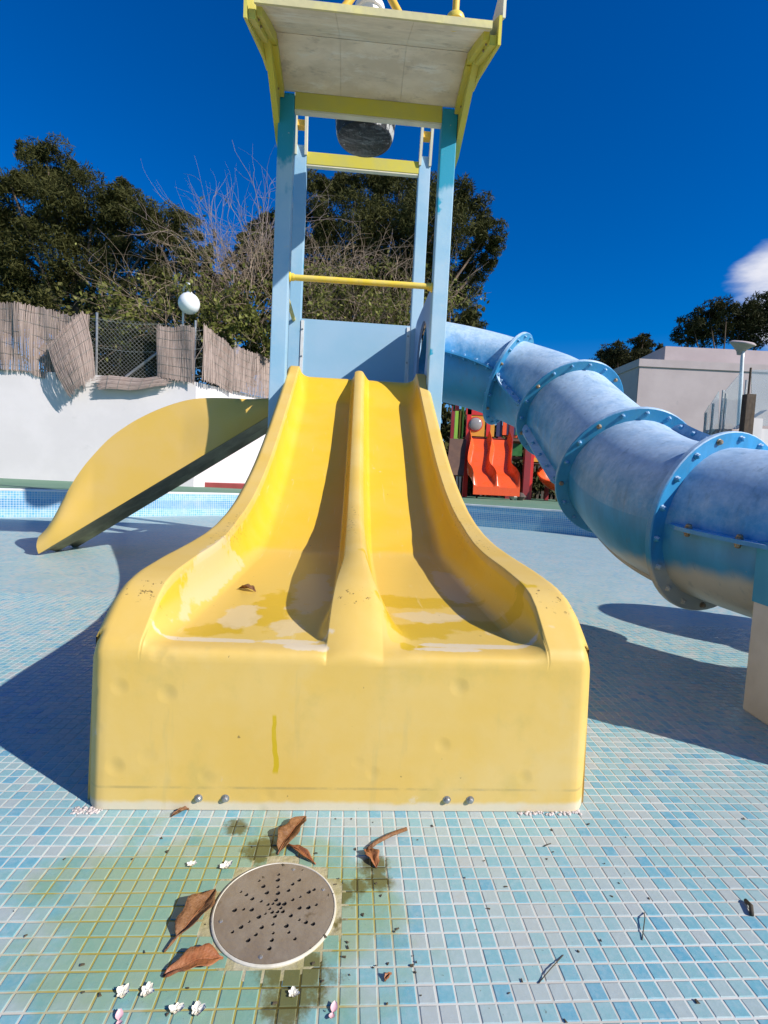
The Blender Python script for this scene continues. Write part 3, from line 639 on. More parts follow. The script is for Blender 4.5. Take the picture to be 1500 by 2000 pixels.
# right hand panel with the round tube opening
HV, HZ, HR = 3.17, 1.70, .315
m = MB(); n = 48; out = []
for k in range(n):
    a = 2*PI*k/n; c, s_ = math.cos(a), math.sin(a); t = 1e9
    for lim, d in ((3.695-HV if c > 0 else HV-2.655, abs(c)), (2.13-HZ if s_ > 0 else HZ-1.38, abs(s_))):
        if d > 1e-6: t = min(t, lim/d)
    out.append((HV+c*max(t, HR), HZ+s_*max(t, HR)))
for uu, fl in ((.510, 0), (.530, 1)):
    o = len(m.v)
    for k in range(n):
        a = 2*PI*k/n; m.v.append(Vector((uu, HV+HR*.93*math.cos(a), HZ+HR*.93*math.sin(a)))); m.v.append(Vector((uu, *out[k])))
    for k in range(n): j = (k+1) % n; m.f.append((o+2*k, o+2*k+1, o+2*j+1, o+2*j))
for k in range(n): j = (k+1) % n; m.f.append((2*k, 2*j, 2*n+2*j, 2*n+2*k)); m.f.append((2*k+1, 2*j+1, 2*n+2*j+1, 2*n+2*k+1))
m.build('entry_panel', M['panelshade'], tw)
MB().box((-.50,2.89,1.375),(.505,3.695,1.415)).build('deck_board', M['panel'], tw)
MB().box((-.612,2.66,1.36),(-.590,3.69,1.43)).build('deck_edge', M['panel'], tw)

# tipping bucket hanging in the tower
bk = empty('tipping_bucket', (-.03, 3.15, 3.36), 'dark scorched tipping bucket hanging under the top of the play tower', 'bucket', frame=True)
m = MB(); m.lathe([(.215,3.365),(.225,3.39),(.26,3.72),(.266,3.74),(.256,3.74)], (-.03,3.15,0), n=40, caps=False); m.build('bucket_shell', M['bucketside'], bk, smooth=True)
m = MB(); m.lathe([(.02,3.335),(.15,3.342),(.205,3.352),(.216,3.366),(.20,3.38)], (-.03,3.15,0), n=40); m.build('bucket_base', M['bucket'], bk, smooth=True)
m = MB(); m.tube([(-.54,3.15,3.62),(.48,3.15,3.62)], .016, 8); m.build('axle', M['steel'], bk, smooth=True)

# ================================================================== SIDE SLIDE (leaves the tower to the left)
ss = empty('side_slide', (-1.5, 3.15, 0), 'yellow side slide with a high curved wall, descending left from the tower', 'slide', frame=True)
TOPW = [(-2.335,.145),(-2.30,.175),(-2.24,.25),(-2.19,.38),(-2.13,.49),(-2.05,.64),(-1.95,.77),(-1.83,.91),(-1.66,1.04),(-1.50,1.13),(-1.36,1.19),(-1.23,1.23),(-1.09,1.245),(-.95,1.25),(-.81,1.25),(-.64,1.27)]
def bz(u): return max(.012, .028+.672*(u+2.31))
M['slide_side'] = mat('faded_yellow_side', (.715,.455,.090), (.715,.465,.13), 2.4, .5, .06, 20, dirt=((.66,.43,.05), 1.7, .6))
M['slide_under'] = mat('raw_fibreglass_underside', (.34,.30,.17), (.20,.17,.10), 4, .8, .2, 18, dirt=((.09,.075,.05), 5, .6))
su = np.linspace(-2.335, -.64, 80)
_g = np.linspace(-2.335, -.64, 400); _t = np.interp(_g, [a for a, b in TOPW], [b for a, b in TOPW]); _k = 31
_t = np.convolve(np.pad(_t, _k, mode='reflect', reflect_type='odd'), np.ones(_k)/_k, mode='same')[_k:-_k]; TOPW = list(zip(_g, _t))
for vw, nm in ((2.90, -1), (3.40, 1)):
    m = MB(); P = []
    for u_ in su:
        zt = max(interp(u_, TOPW), bz(u_)+.06); zb = bz(u_); bul = .035*math.sin(PI*min(1, (zt-zb)/.5))
        P.append([(u_, vw+nm*(bul*math.sin(PI*k/8)), zb+(zt-zb)*k/8) for k in range(9)] + [(u_, vw-nm*.012, zt+.004), (u_, vw-nm*.03, zt-.008), (u_, vw-nm*.032, zb+(zt-zb)*.5), (u_, vw-nm*.05, zb+.03)])
    m.grid(P); m.grid([[P[0][0], P[0][12]], [P[0][4], P[0][11]], [P[0][8], P[0][10]]])
    m.build('side_wall', M['slide_side'], ss, smooth=True, auto=50)
m = MB(); P = []
for u_ in su:
    z = bz(u_); P.append([(u_, 2.90+(.5)*k/10, z+.03+.0*k) for k in range(11)])
m.grid(P); m.build('chute_bed', M['slide_side'], ss, smooth=True)
m = MB(); P = []
for u_ in su:
    z = bz(u_); P.append([(u_, 2.903, z-.002), (u_, 2.96, z+.004), (u_, 3.03, z+.012), (u_, 3.15, z-.02), (u_, 3.27, z+.012), (u_, 3.34, z+.004), (u_, 3.397, z-.03)])
m.grid(P); m.build('underside', M['slide_under'], ss, smooth=True)

# ================================================================== TUBE SLIDE
ts = empty('tube_slide', (1.3, 2.6, 0), 'faded blue enclosed tube slide winding down from the tower on the right', 'tube slide')
h0 = loc(.525, HV, HZ); 
nodes = [(h0, Vector((Uv.x, Uv.y, -.10))), (Vector((.94,4.07,1.532)), Vector((.80,-.45,-.38))), (Vector((1.235,3.50,1.215)), Vector((.16,-.80,-.56))),
         (Vector((1.285,2.715,.783)), Vector((.03,-.90,-.43))), (Vector((1.362,2.056,.582)), Vector((.36,-.92,-.14))),
         (Vector((1.80,1.40,.50)), Vector((.70,-.70,-.08))), (Vector((2.45,1.22,.46)), Vector((.95,.30,-.06))), (Vector((2.80,1.75,.42)), Vector((-.05,1,-.06))), (Vector((2.30,2.36,.38)), Vector((-.95,.30,-.05)))]
nodes = [(p, d.normalized()) for p, d in nodes]
TR = .312
def herm(a, b, t):
    (p0, d0), (p1, d1) = a, b; L = (p1-p0).length*1.05; t2, t3 = t*t, t*t*t
    return p0*(2*t3-3*t2+1) + d0*L*(t3-2*t2+t) + p1*(-2*t3+3*t2) + d1*L*(t3-t2)
def dherm(a, b, t):
    e = 1e-3; return (herm(a, b, min(1, t+e))-herm(a, b, max(0, t-e))).normalized()
def frame_at(d):
    side = d.cross(Vector((0,0,1))).normalized(); up = side.cross(d).normalized(); return side, up
tb = MB(); tb.lathe([(.013,0),(.013,.004),(.010,.006),(.010,.012),(.006,.016)], (0,0,0), n=8)
tbolt = tb.mesh('bolt', M['tube']); tbolt_r = tb.mesh('bolt', M['rust'])
for i in range(len(nodes)-1):
    a, b = nodes[i], nodes[i+1]; NS = 22; P = []; inner = []
    for k in range(NS+1):
        t = k/NS; c = herm(a, b, t); d = dherm(a, b, t); sd, up = frame_at(d)
        P.append([c + (sd*math.cos(2*PI*q/40) + up*math.sin(2*PI*q/40))*TR for q in range(41)])
        inner.append([c + (sd*math.cos(2*PI*q/40) + up*math.sin(2*PI*q/40))*(TR-.012) for q in range(41)])
    m = MB(); m.grid(P); m.grid(inner)
    for E_ in (0, NS): m.grid([P[E_], inner[E_]])
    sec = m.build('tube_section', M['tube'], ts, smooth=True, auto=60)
    for s_ in (-1, 1):     # bolted seam lips along both sides
        rot = R((0, 0, -18, -62, 0, 0, 0, 0)[i])
        m = MB(); Q = []
        for k in range(1, NS):
            t = k/NS; c = herm(a, b, t); d = dherm(a, b, t); sd, up = frame_at(d); sd, up = sd*math.cos(rot)+up*math.sin(rot), up*math.cos(rot)-sd*math.sin(rot); w = (.052 if (i != 3 or s_ < 0) else .012)*min(1, min(k-1, NS-1-k)/2+.3)
            i0, o0 = c+sd*s_*(TR-.004), c+sd*s_*(TR+w)
            Q.append([i0+up*.008, o0+up*.007, o0-up*.007, i0-up*.008])
        m.grid([q+[q[0]] for q in Q]); lip = m.build('seam_lip', M['tube'], sec, smooth=False)
        if i < 6 and (i != 3 or s_ < 0):
            for k in range(3, NS-1, 4):
                t = k/NS; c = herm(a, b, t); d = dherm(a, b, t); sd, up = frame_at(d); sd, up = sd*math.cos(rot)+up*math.sin(rot), up*math.cos(rot)-sd*math.sin(rot)
                for g_ in (1, -1): put(tbolt_r if i >= 4 else tbolt, 'bolt', lip, c+sd*s_*(TR+.028)+up*g_*.0075, up*g_, k)
    # flange at the far end of the section
    p, d = b; sd, up = frame_at(d)
    m = MB(); m.lathe([(TR-.002,-.014),(TR+.058,-.013),(TR+.062,-.009),(TR+.062,.009),(TR+.058,.013),(TR-.002,.014)], p, d, 56, caps=False)
    fl = m.build('flange', M['tube'], ts, smooth=True, auto=35)
    m = MB(); m.lathe([(TR+.056,-.0012),(TR+.0635,-.0012),(TR+.0635,.0012),(TR+.056,.0012)], p, d, 56, caps=False); 
    if i < 6:
        for k in range(18):
            a_ = 2*PI*(k+.5)/18; q = p + (sd*math.cos(a_) + up*math.sin(a_))*(TR+.034)
            put(tbolt_r if (k*7+i*3) % 5 == 0 else tbolt, 'bolt', fl, q+d*.013, d, k); put(tbolt, 'bolt', fl, q-d*.013, -d, k)
# pedestal carrying the tube
m = MB(); z1 = .552
m.hexa([(1.195,1.18,0),(1.62,1.18,0),(1.62,1.62,0),(1.21,1.62,0),(1.200,1.20,z1),(1.60,1.20,z1),(1.60,1.62,z1),(1.213,1.62,z1)])
pd = m.build('pedestal', M['pad'], None, bevel=.008, org=(1.4, 1.4, 0))
m = MB(); m.hexa([(1.1955,1.183,.36),(1.615,1.183,.36),(1.615,1.6225,.36),(1.2095,1.6225,.36),(1.1965,1.19,.556),(1.61,1.19,.556),(1.61,1.6235,.556),(1.2095,1.6235,.556)]); m.build('painted_top', M['padblue'], pd)
tag(pd, 'cream and blue painted pedestal carrying the lowest tube of the blue slide', 'pedestal')

# ================================================================== WALL, FENCE, LAMP
W0, W1, W2 = Vector((-7.88,10.31,2.55)), Vector((-4.08,10.74,2.55)), Vector((-2.99,12.70,2.55))
d1 = (W1-W0).normalized(); d2 = (W2-W1).normalized()
def wall(name, a, b, th, z0, z1, mt, label):
    d = (b-a); d.z = 0; d.normalize(); n = Vector((-d.y, d.x, 0))
    m = MB(); q = [a, b, b+n*th, a+n*th]
    m.hexa([(p.x, p.y, z0) for p in q] + [(p.x, p.y, z1) for p in q]); o = m.build(name, mt, org=((a+b)/2).to_tuple()[:2]+(z0,))
    return tag(o, label, 'wall')
wall('garden_wall', W0-d1*7, W1, .25, DECK-.02, 2.55, M['white'], 'long white rendered garden wall behind the left side slide')
wall('garden_wall', W1+d2*.002+Vector((.001,0,0)), W1+d2*6.0, .25, DECK-.02, 2.548, M['white'], 'white wall running back from the corner below the torn reed screens')
# galvanised access plate on the second wall
def W1p(s, z, o=0):  # point along wall 1 (metres from W0), o = out towards camera
    n = Vector((d1.y, -d1.x, 0)); p = W0 + d1*s + n*o; return Vector((p.x, p.y, z))
def W2p(s, z, o=0):
    n = Vector((d2.y, -d2.x, 0)); p = W1 + d2*s + n*o; return Vector((p.x, p.y, z))
# chain link fence along the wall top
cf = empty('chain_link_fence', W1p(1.9, 2.55, -.12), 'sagging chain link fence with posts and a diagonal strut on the white wall', 'fence')
m = MB()
def wires(fn, s0, s1, z0, z1, pitch):
    h = z1-z0; k = s0-h
    while k < s1:
        for sg in (1, -1):
            a, b = (k, k+h) if sg > 0 else (k+h, k)
            t0 = max(0, (s0-k)/h if sg > 0 else 1-(s1-k)/h if k+h > s1 else 0); pts = []
            for q in range(9):
                t = q/8; s_ = a+(b-a)*t
                if s0-.001 <= s_ <= s1+.001:
                    zz = z0+h*t - .05*math.sin(PI*t)*math.sin(3*s_); pts.append(fn(s_, zz, -.13+.03*math.sin(5*s_+3*t)+sg*.003))
            if len(pts) > 1: m.tube(pts, .0035, 3, caps=False)
        k += pitch
wires(W1p, -1.5, 3.82, 2.56, 3.74, .085)
wires(W2p, .05, 2.6, 2.56, 3.6, .085)
m.build('wire_mesh', M['wire'], cf, fix=False)['kind'] = 'stuff'
for s_ in (-1.45, .6, 1.78, 3.75): MB().tube([W1p(s_, 2.5, -.14), W1p(s_, 3.85, -.14)], .026, 8).build('fence_post', M['steel'], cf, smooth=True, auto=40)
for s_ in (1.2, 2.6): MB().tube([W2p(s_, 2.5, -.14), W2p(s_, 3.7, -.14)], .026, 8).build('fence_post', M['steel'], cf, smooth=True, auto=40)
MB().tube([W1p(2.36, 2.58, -.14), W1p(3.20, 3.30, -.14)], .026, 8).build('diagonal_strut', M['steel'], cf, smooth=True, auto=40)
for z_ in (3.72, 3.15): MB().tube([W1p(s_, z_-.05*math.sin((s_+1.5)*2)**2, -.125) for s_ in np.linspace(-1.5, 3.8, 24)], .005, 4).build('tension_wire', M['wire'], cf)
# reed screens
def reed_screen(label, surf, n, rows, seed, jt=.03, jb=.03, width=.012, gap=0.0):
    r = np.random.default_rng(seed); base = Vector(surf(.5, 0))
    e = empty('reed_screen', base, label, 'reed screen', 'torn reed screens on the wall fence')
    V, Fc, T = [], [], []
    for k in range(n):
        s_ = (k+.5)/n + r.normal(0, .15/n)
        if r.random() < gap: continue
        t0, t1 = -abs(r.normal(0, jb)), 1+abs(r.normal(0, jt))-jt*.5; ln = r.normal(0, .25/n); tint = r.random()
        o = len(V)
        for q in range(rows+1):
            t = t0+(t1-t0)*q/rows; p = Vector(surf(s_+ln*(t-.5)*3, t)); px_ = Vector(surf(s_+.01, t)); tx = (px_-p).normalized()
            nn = tx.cross(Vector((0,0,1))).normalized(); w = width*(.7+.6*r.random() if q == 0 else 1); out = nn*(r.normal(0, .004))
            for a, b in ((-.5, 0), (0, .5), (.5, 0)): V.append(p+tx*(a*w)+nn*(b*w)+out); T.append(tint)
        for q in range(rows):
            for c in range(2): Fc.append((o+q*3+c, o+q*3+c+1, o+q*3+c+4, o+q*3+c+3))
    fast_mesh('reeds', V, Fc, M['reed'], e, T, 'stuff')
    for t in np.linspace(.08, .92, 6):
        m = MB(); m.tube([Vector(surf(s_, t))+Vector((0,-.012,0)) for s_ in np.linspace(0, 1, 14)], .003, 4); m.build('binding_wire', M['wire'], e)
    return e
def lerp(a, b, t): return a+(b-a)*t
def quad_surf(fn, tl, tr, bl, br, bulge=.05, wav=.02, ph=0):  # corners (s, z, out)
    def f(s_, t):
        top = [lerp(tl[i], tr[i], s_) for i in range(3)]; bot = [lerp(bl[i], br[i], s_) for i in range(3)]
        q = [lerp(bot[i], top[i], t) for i in range(3)]
        o = q[2] + bulge*math.sin(PI*t)*math.sin(PI*min(1, max(0, s_))) + wav*math.sin(9*s_+ph)
        return fn(q[0], q[1]+.03*math.sin(7*s_+ph), o)
    return f
def a_surf(s_, t):
    ss = lerp(-2.5, 1.72, s_); zt = interp(ss, [(-2.5,3.83),(-.1,3.83),(.5,3.84),(1.0,3.78),(1.35,3.68),(1.72,3.74)]); zb = interp(ss, [(-2.5,2.53),(.55,2.53),(.75,2.44),(1.1,2.40),(1.3,2.46),(1.72,2.55)])
    return W1p(ss, lerp(zb, zt, t), .03+.035*math.sin(5*ss)+.06*math.sin(PI*t)*(ss > .3)*.5+.02*math.sin(11*ss+4*t))
reed_screen('wide reed screen at the far left of the fence, sagging over the wall', a_surf, 330, 5, 1, .018, .012, .014)
def b_surf(s_, t):   # torn flap, twisted and hanging forward
    L0, L1 = (1.02, 2.99, .26), (1.42, 2.08, .26); R0_, R1_ = (1.60, 3.80, .08), (1.90, 2.53, .20)
    tp = [lerp(L0[i], R0_[i], s_) for i in range(3)]; bt = [lerp(L1[i], R1_[i], s_) for i in range(3)]
    q = [lerp(bt[i], tp[i], t) for i in range(3)]
    q[0] += .10*math.sin(PI*t)*(s_-.3); return W1p(q[0], q[1], q[2]+.05*math.sin(PI*s_)+.03*math.sin(4*t))
reed_screen('reddish torn reed flap twisting forward over the wall', b_surf, 90, 7, 2, .02, .05, .012)
c_surf = quad_surf(W1p, (2.02,2.50,.10), (3.40,2.62,.08), (2.02,2.22,.17), (3.25,2.38,.17), .02, .02, 1)
def c_s2(s_, t): return c_surf(t, s_)   # reeds lie along the wall
reed_screen('fallen strip of loose reeds lying along the wall top', c_s2, 60, 7, 3, .06, .06, .012)
def d_surf(s_, t):
    ss = lerp(3.06, 4.55, s_); zt = interp(ss, [(3.06,3.62),(3.35,3.60),(3.6,3.66),(4.0,3.58),(4.3,3.48),(4.55,3.30)]); zb = interp(ss, [(3.06,2.60),(3.8,2.52),(4.2,2.50),(4.55,2.40)])
    o = .07+.05*math.sin(3.2*s_+.5)+.03*math.sin(13*s_+2*t)
    if ss <= 3.82: return W1p(ss, lerp(zb, zt, t), o)
    return W2p((ss-3.82)*1.25, lerp(zb+.08, zt+.10, t), o+.05)
reed_screen('upright reed screen at the wall corner just below the globe lamp', d_surf, 150, 5, 4, .02, .02, .013)
def e_surf(s_, t):
    ss = lerp(.85, 2.9, s_); zt = interp(ss, [(.85,3.25),(1.0,3.56),(1.5,3.50),(2.2,3.58),(2.9,3.5)]); zb = 2.55
    return W2p(ss, lerp(zb, zt, t), .05+.04*math.sin(6*s_)+.02*math.sin(15*s_+2*t))
reed_screen('reed screen with a V notch beside the left tower post', e_surf, 170, 5, 5, .02, .012, .013)
# globe lamp
lp = empty('globe_lamp', W1p(3.64, 2.55, .05), 'white globe lamp on a hooked arm above the reed screen', 'lamp')
gc = Vector((-4.25,10.70,4.14))
m = MB(); m.lathe([(.215*math.sin(a), -.215*math.cos(a)) for a in np.linspace(.03, PI-.03, 22)], gc, n=32); m.build('globe', M['globe'], lp, smooth=True)
MB().tube([gc+Vector((0,.0,.20)), gc+Vector((-.005,.01,.34)), gc+Vector((-.03,.05,.42)), gc+Vector((-.10,.10,.44)), gc+Vector((-.17,.14,.36)), gc+Vector((-.18,.16,.1)), gc+Vector((-.18,.16,-1.6))], .022, 8).build('arm', M['plastic_white'], lp, smooth=True)
m = MB(); m.lathe([(.05,0),(.06,.03),(.03,.06)], gc+Vector((0,0,.195)), n=14); m.build('collar', M['plastic_white'], lp, smooth=True)

# ================================================================== VEGETATION
def leaf_faces(C_, nrm_bias, size, asp, r):
    n = len(C_); d = r.normal(size=(n, 3)); d /= np.linalg.norm(d, axis=1)[:, None]; d = d+nrm_bias; d /= np.linalg.norm(d, axis=1)[:, None]
    h = r.normal(size=(n, 3)); a = np.cross(d, h); a /= np.linalg.norm(a, axis=1)[:, None]; b = np.cross(d, a)
    s = size*(.6+.8*r.random(n))[:, None]; a = a*s; b = b*s*asp
    V = np.stack([C_-a, C_-b*.9+a*.1, C_+a, C_+b], 1).reshape(-1, 3); Fc = np.arange(4*n).reshape(n, 4); return V, Fc
def pine(label, blobs, Y, seed, n, mt, size=.16, group='pine trees behind the play area', depth=1.0, trunk_px=None, name='pine_tree'):
    """blobs: (px, py, r_px) outlines of the crown's clumps seen at depth Y"""
    r = np.random.default_rng(seed); k = Y/F_PX; cs = []
    for (px, py, rp) in blobs:
        p = at(px, py, Y + r.normal(0, .5)*depth); cs.append((np.array(p), rp*k))
    zc = [c[0] for c in cs]; cx = np.mean([c[0] for c in zc]); cy = Y+.3
    e = empty(name, (cx, cy, DECK), label, 'tree', group)
    vol = np.array([c[1]**2 for c in cs]); vol /= vol.sum(); Vs, T = [], []
    for (c, rad), w in zip(cs, vol):
        # each clump is broken into smaller tufts
        nt = max(10, int(26*w*len(cs))); dirs = r.normal(size=(nt, 3)); dirs /= np.linalg.norm(dirs, axis=1)[:, None]
        tc_ = c + dirs*rad*(.35+.60*r.random(nt)**.6)[:, None]*np.array([1, .9, .9]); tr = rad*(.20+.22*r.random(nt))
        m_ = max(10, int(n*w/nt))
        for q in range(nt):
            dd = r.normal(size=(m_, 3)); dd /= np.linalg.norm(dd, axis=1)[:, None]
            pts = tc_[q] + dd*tr[q]*(.45+.65*r.random(m_)**.7)[:, None]*np.array([1.15, 1.15, .8]); Vs.append(pts)
            T.append(np.clip(.45*r.random(m_)+.35*r.random()+.22*(dd[:, 2]*.5+.5)*r.random(m_), 0, 1))
    C_ = np.concatenate(Vs); T = np.concatenate(T); V, Fc = leaf_faces(C_, np.array([0, 0, .25]), size, .17, r)
    fast_mesh('crown', V, Fc, mt, e, np.repeat(T, 4), None)
    m = MB(); top = max(c[0][2] for c in cs); mid = np.array([cx, cy, DECK+(top-DECK)*.62])
    m.tube([(cx, cy, DECK-.05), (cx+.1, cy, DECK+1.5), (cx-.05, cy, mid[2]*.7), tuple(mid)], [.26, .22, .17, .11], 10); m.build('trunk', M['bark'], e, smooth=True)
    for (c, rad) in cs:
        s0 = np.array([cx, cy, DECK+(mid[2]-DECK)*r.uniform(.55, 1)]); md = (s0+c)/2+np.array([0, 0, -.2])
        MB().tube([tuple(s0), tuple(md), tuple(c)], [.075, .05, .02], 6).build('limb', M['bark'], e, smooth=True)
    return e
pine('broad dark pine tree behind the wall at the far left', [(92,318,48),(60,300,28),(128,335,40),(35,395,62),(110,405,70),(185,395,58),(235,385,42),(265,430,55),(205,470,70),(320,430,45),(362,440,34),(330,490,55),(20,490,70),(100,505,75),(260,540,70),(40,580,75),(150,590,75),(-30,450,70),(-40,560,80),(240,610,60),(330,570,50),(20,360,26),(-60,370,50)], 17.5, 11, 150000, M['pine'], .082, depth=1.3)
pine('dark pine tree rising behind the play tower', [(620,378,38),(668,372,40),(720,378,45),(780,372,42),(835,378,42),(885,385,40),(925,415,38),(950,460,34),(935,505,40),(900,560,46),(885,615,42),(920,625,26),(850,450,70),(770,450,75),(690,450,70),(610,440,55),(555,440,40),(505,440,30),(480,470,28),(520,500,50),(840,560,60),(760,560,70),(660,550,70),(580,540,60),(640,640,60),(740,650,60),(830,650,50),(955,500,22)], 16.5, 12, 150000, M['pine'], .080, depth=1.2)
pine('small dark tree beside the building, above the blue tube', [(1178,705,22),(1205,692,26),(1228,712,30),(1200,722,30),(1250,672,20),(1258,660,14),(1272,688,20),(1290,684,12),(1252,705,26),(1222,745,34),(1165,712,12)], 34, 13, 15000, M['pine2'], .17)
pine('large dark tree behind the building roof at the right edge', [(1335,652,20),(1352,630,26),(1385,612,28),(1420,600,24),(1455,606,28),(1490,598,26),(1520,610,40),(1400,645,36),(1450,640,40),(1495,645,36),(1360,660,24),(1560,620,50),(1322,660,10)], 38, 14, 20000, M['pine2'], .2)
# leafless shrubs and vines over the fence
def shrub(name, label, seeds, seed, n_tw, n_leaf, tmat, lmat, Y0, spread, hmin, hmax, leaf_size=.05, leaf_hi=.6, up=1.0, rad=.008):
    r = np.random.default_rng(seed); base = at(seeds[0][0], seeds[0][1], Y0); e = empty(name, (base.x, base.y, DECK), label, 'shrub', 'overgrown shrubs behind the wall')
    V, Fc = [], []; pts_all = []; o = 0
    def strand(p, d, L, rr, nseg, curl):
        nonlocal o
        P = [p]; d = d/np.linalg.norm(d); bend = r.normal(size=3)*curl
        for q in range(nseg):
            d = d + r.normal(size=3)*.16 + bend*.16; d[2] -= .02*q/nseg*up; d /= np.linalg.norm(d); P.append(P[-1]+d*L/nseg)
        for q, c in enumerate(P):
            w = rr*(1-.75*q/nseg); dd = P[min(q+1, nseg)]-P[max(q-1, 0)]; a = np.cross(dd, [0.3, 1, .1]); a /= np.linalg.norm(a)+1e-9; b = np.cross(dd, a); b /= np.linalg.norm(b)+1e-9
            for k in range(3): V.append(c+(a*math.cos(2.094*k)+b*math.sin(2.094*k))*w)
        for q in range(nseg):
            for k in range(3): Fc.append((o+q*3+k, o+q*3+(k+1) % 3, o+q*3+3+(k+1) % 3, o+q*3+3+k))
        o += 3*(nseg+1); return P
    wts = np.array([s_[2] for s_ in seeds], float); wts /= wts.sum()
    for i in range(n_tw):
        s_ = seeds[r.choice(len(seeds), p=wts)]; p = np.array(at(s_[0]+r.normal(0, s_[3]), s_[1]+r.normal(0, s_[3]*.5), Y0+r.normal(0, .45)))
        d = np.array([s_[4]+r.normal(0, spread), r.normal(0, spread*.5), s_[5]+r.normal(0, spread*.6)]); L = r.uniform(hmin, hmax)
        P = strand(p, d, L, rad*r.uniform(.7, 1.4), 9, .9); pts_all += P[2:]
        for _ in range(3):
            q = r.integers(2, 8); dd = P[q+1]-P[q]; dd = dd/np.linalg.norm(dd)+r.normal(size=3)*.55; P2_ = strand(P[q], dd, L*r.uniform(.2, .5), rad*.55, 6, .9); pts_all += P2_[1:]
    fast_mesh('twigs', V, Fc, tmat, e)
    pa = np.array(pts_all); zmx = np.quantile(pa[:, 2], leaf_hi); low = pa[pa[:, 2] < zmx]
    idx = r.integers(0, len(low), n_leaf); C_ = low[idx]+r.normal(size=(n_leaf, 3))*.05
    Vl, Fl = leaf_faces(C_, np.array([.3, -.5, .5]), leaf_size, .55, r); fast_mesh('leaves', Vl, Fl, lmat, e, np.repeat(r.random(n_leaf), 4))
    return e
# seeds: px, py, weight, scatter px, dir x, dir z
shrub('tangled_vine', 'tangle of bare vine stems with a few green leaves, left of the tower', [(420,660,3,40,-.3,1.0),(350,640,2,35,-.9,.7),(480,650,3,30,.0,1.1),(300,620,1,25,-1.0,.45),(500,560,2,20,.05,1.0),(450,560,1.5,25,-.5,.9)], 21, 230, 2900, M['twig'], M['vine'], 13.0, .42, 1.3, 3.1, .055, .55)
shrub('tall_bare_shrub', 'tall bare violet-grey shrub tips rising against the sky left of the tower', [(500,560,3,22,.1,1.2),(440,520,1.5,25,-.3,1.1),(520,480,2,12,.1,1.2),(390,480,.6,15,-.6,.8)], 22, 46, 110, M['twig2'], M['vine'], 13.6, .22, 1.4, 2.9, .05, 1.0)
shrub('dry_thicket', 'dense dry thicket of stems and leaves seen between the tower posts', [(620,640,3,25,-.1,1.1),(700,650,4,35,.0,1.1),(780,650,4,30,.1,1.1),(840,640,2,25,.1,1.0),(600,560,2,20,.0,1.0),(660,540,2,30,.1,.9),(740,560,2,40,.2,.9)], 23, 300, 5200, M['twig'], M['vine'], 13.4, .42, .9, 2.2, .05, .72)
shrub('fence_creeper', 'leafy green creeper growing along the fence top behind the globe lamp', [(300,650,2,40,-.3,.6),(400,640,3,40,.0,.6),(470,650,3,35,.2,.7),(250,630,1,30,-.6,.4),(510,690,2,15,.1,.8)], 24, 90, 4200, M['twig'], M['vine'], 12.6, .6, .5, 1.2, .06, .95)
shrub('dark_hedge', 'shadowed leafy hedge behind the chain link, below the pines', [(60,640,2,60,0,.5),(400,600,4,35,0,.6),(470,590,5,35,0,.6),(520,590,3,20,0,.6),(430,660,4,50,0,.6),(620,600,3,40,0,.6),(760,610,4,50,0,.6),(200,680,4,60,0,.6),(235,730,5,40,0,.7),(300,735,5,40,0,.7),(180,730,3,40,0,.7),(470,740,5,40,0,.7),(260,700,4,50,0,.6),(330,680,3,40,0,.6),(420,720,3,50,0,.6),(600,680,3,50,0,.6),(720,690,3,60,0,.6),(850,700,3,40,0,.6)], 25, 300, 40000, M['bark'], M['pine'], 14.2, .7, .7, 1.6, .075, 1.0)

# ================================================================== PLAYGROUND BEYOND THE POOL
PY = 13.6
def PX(px, py, dy=0): return at(px, py, PY+dy)
def bx(p0, p1, y0, y1, name, mt, parent):   # box from two pixel corners at depth PY, y0..y1 metres behind
    a, b = PX(*p0), PX(*p1); x0, x1 = sorted((a.x, b.x)); z0, z1 = sorted((a.z, b.z))
    return MB().box((x0, PY+y0, max(z0, DECK)), (x1, PY+y1, z1)).build(name, mt, parent, bevel=.004)
pg = empty('climbing_frame', (2.9, PY, DECK), 'red playground climbing frame with coloured panels beyond the pool', 'climbing frame')
def ppost(px, top, y, w, mt=None, nm='post', z1=None):
    p = PX(px, 950); zt = PX(px, top).z; return MB().box((p.x-w/2, PY+y-w/2, DECK-.02), (p.x+w/2, PY+y+w/2, zt)).build(nm, mt or M['red'], pg, bevel=.006)
ppost(886, 770, .2, .10); ppost(908, 775, .0, .12); ppost(991, 780, .0, .12, M['maroon']); ppost(1024, 860, -.1, .17, M['maroon']); ppost(1034, 868, -.05, .09); ppost(1082, 880, .6, .10, M['maroon'])
ppost(888, 780, 1.2, .10, M['maroon']); ppost(990, 780, 1.3, .10, M['maroon'])
bx((890,802), (896,857), .05, .09, 'slat', M['lime'], pg); bx((896.5,802), (902,856), .05, .09, 'slat', M['amber'], pg)
bx((889,780), (897,800), .3, .34, 'slat', M['dgreen'], pg); bx((902.5,790), (904.5,858), .05, .09, 'slat', M['lime'], pg)
bx((914,810), (945,853), -.04, .0, 'window_panel', M['amber'], pg); bx((911,792), (947,812), -.06, .02, 'arch_panel', M['red'], pg)
c = PX(928, 829); m = MB(); m.lathe([(.175*math.sin(a), -.07*math.cos(a)-.02) for a in np.linspace(.05, PI/2, 8)], (c.x, PY-.04, c.z), (0, 1, 0), 24); bw = m.build('bubble_window', M['bubble'], pg, smooth=True)
m = MB(); m.tube([(c.x+.18*math.cos(a), PY-.05, c.z+.18*math.sin(a)) for a in np.linspace(0, 2*PI, 24, endpoint=False)], .018, 6, closed=True); m.build('window_ring', M['red'], bw, smooth=True)
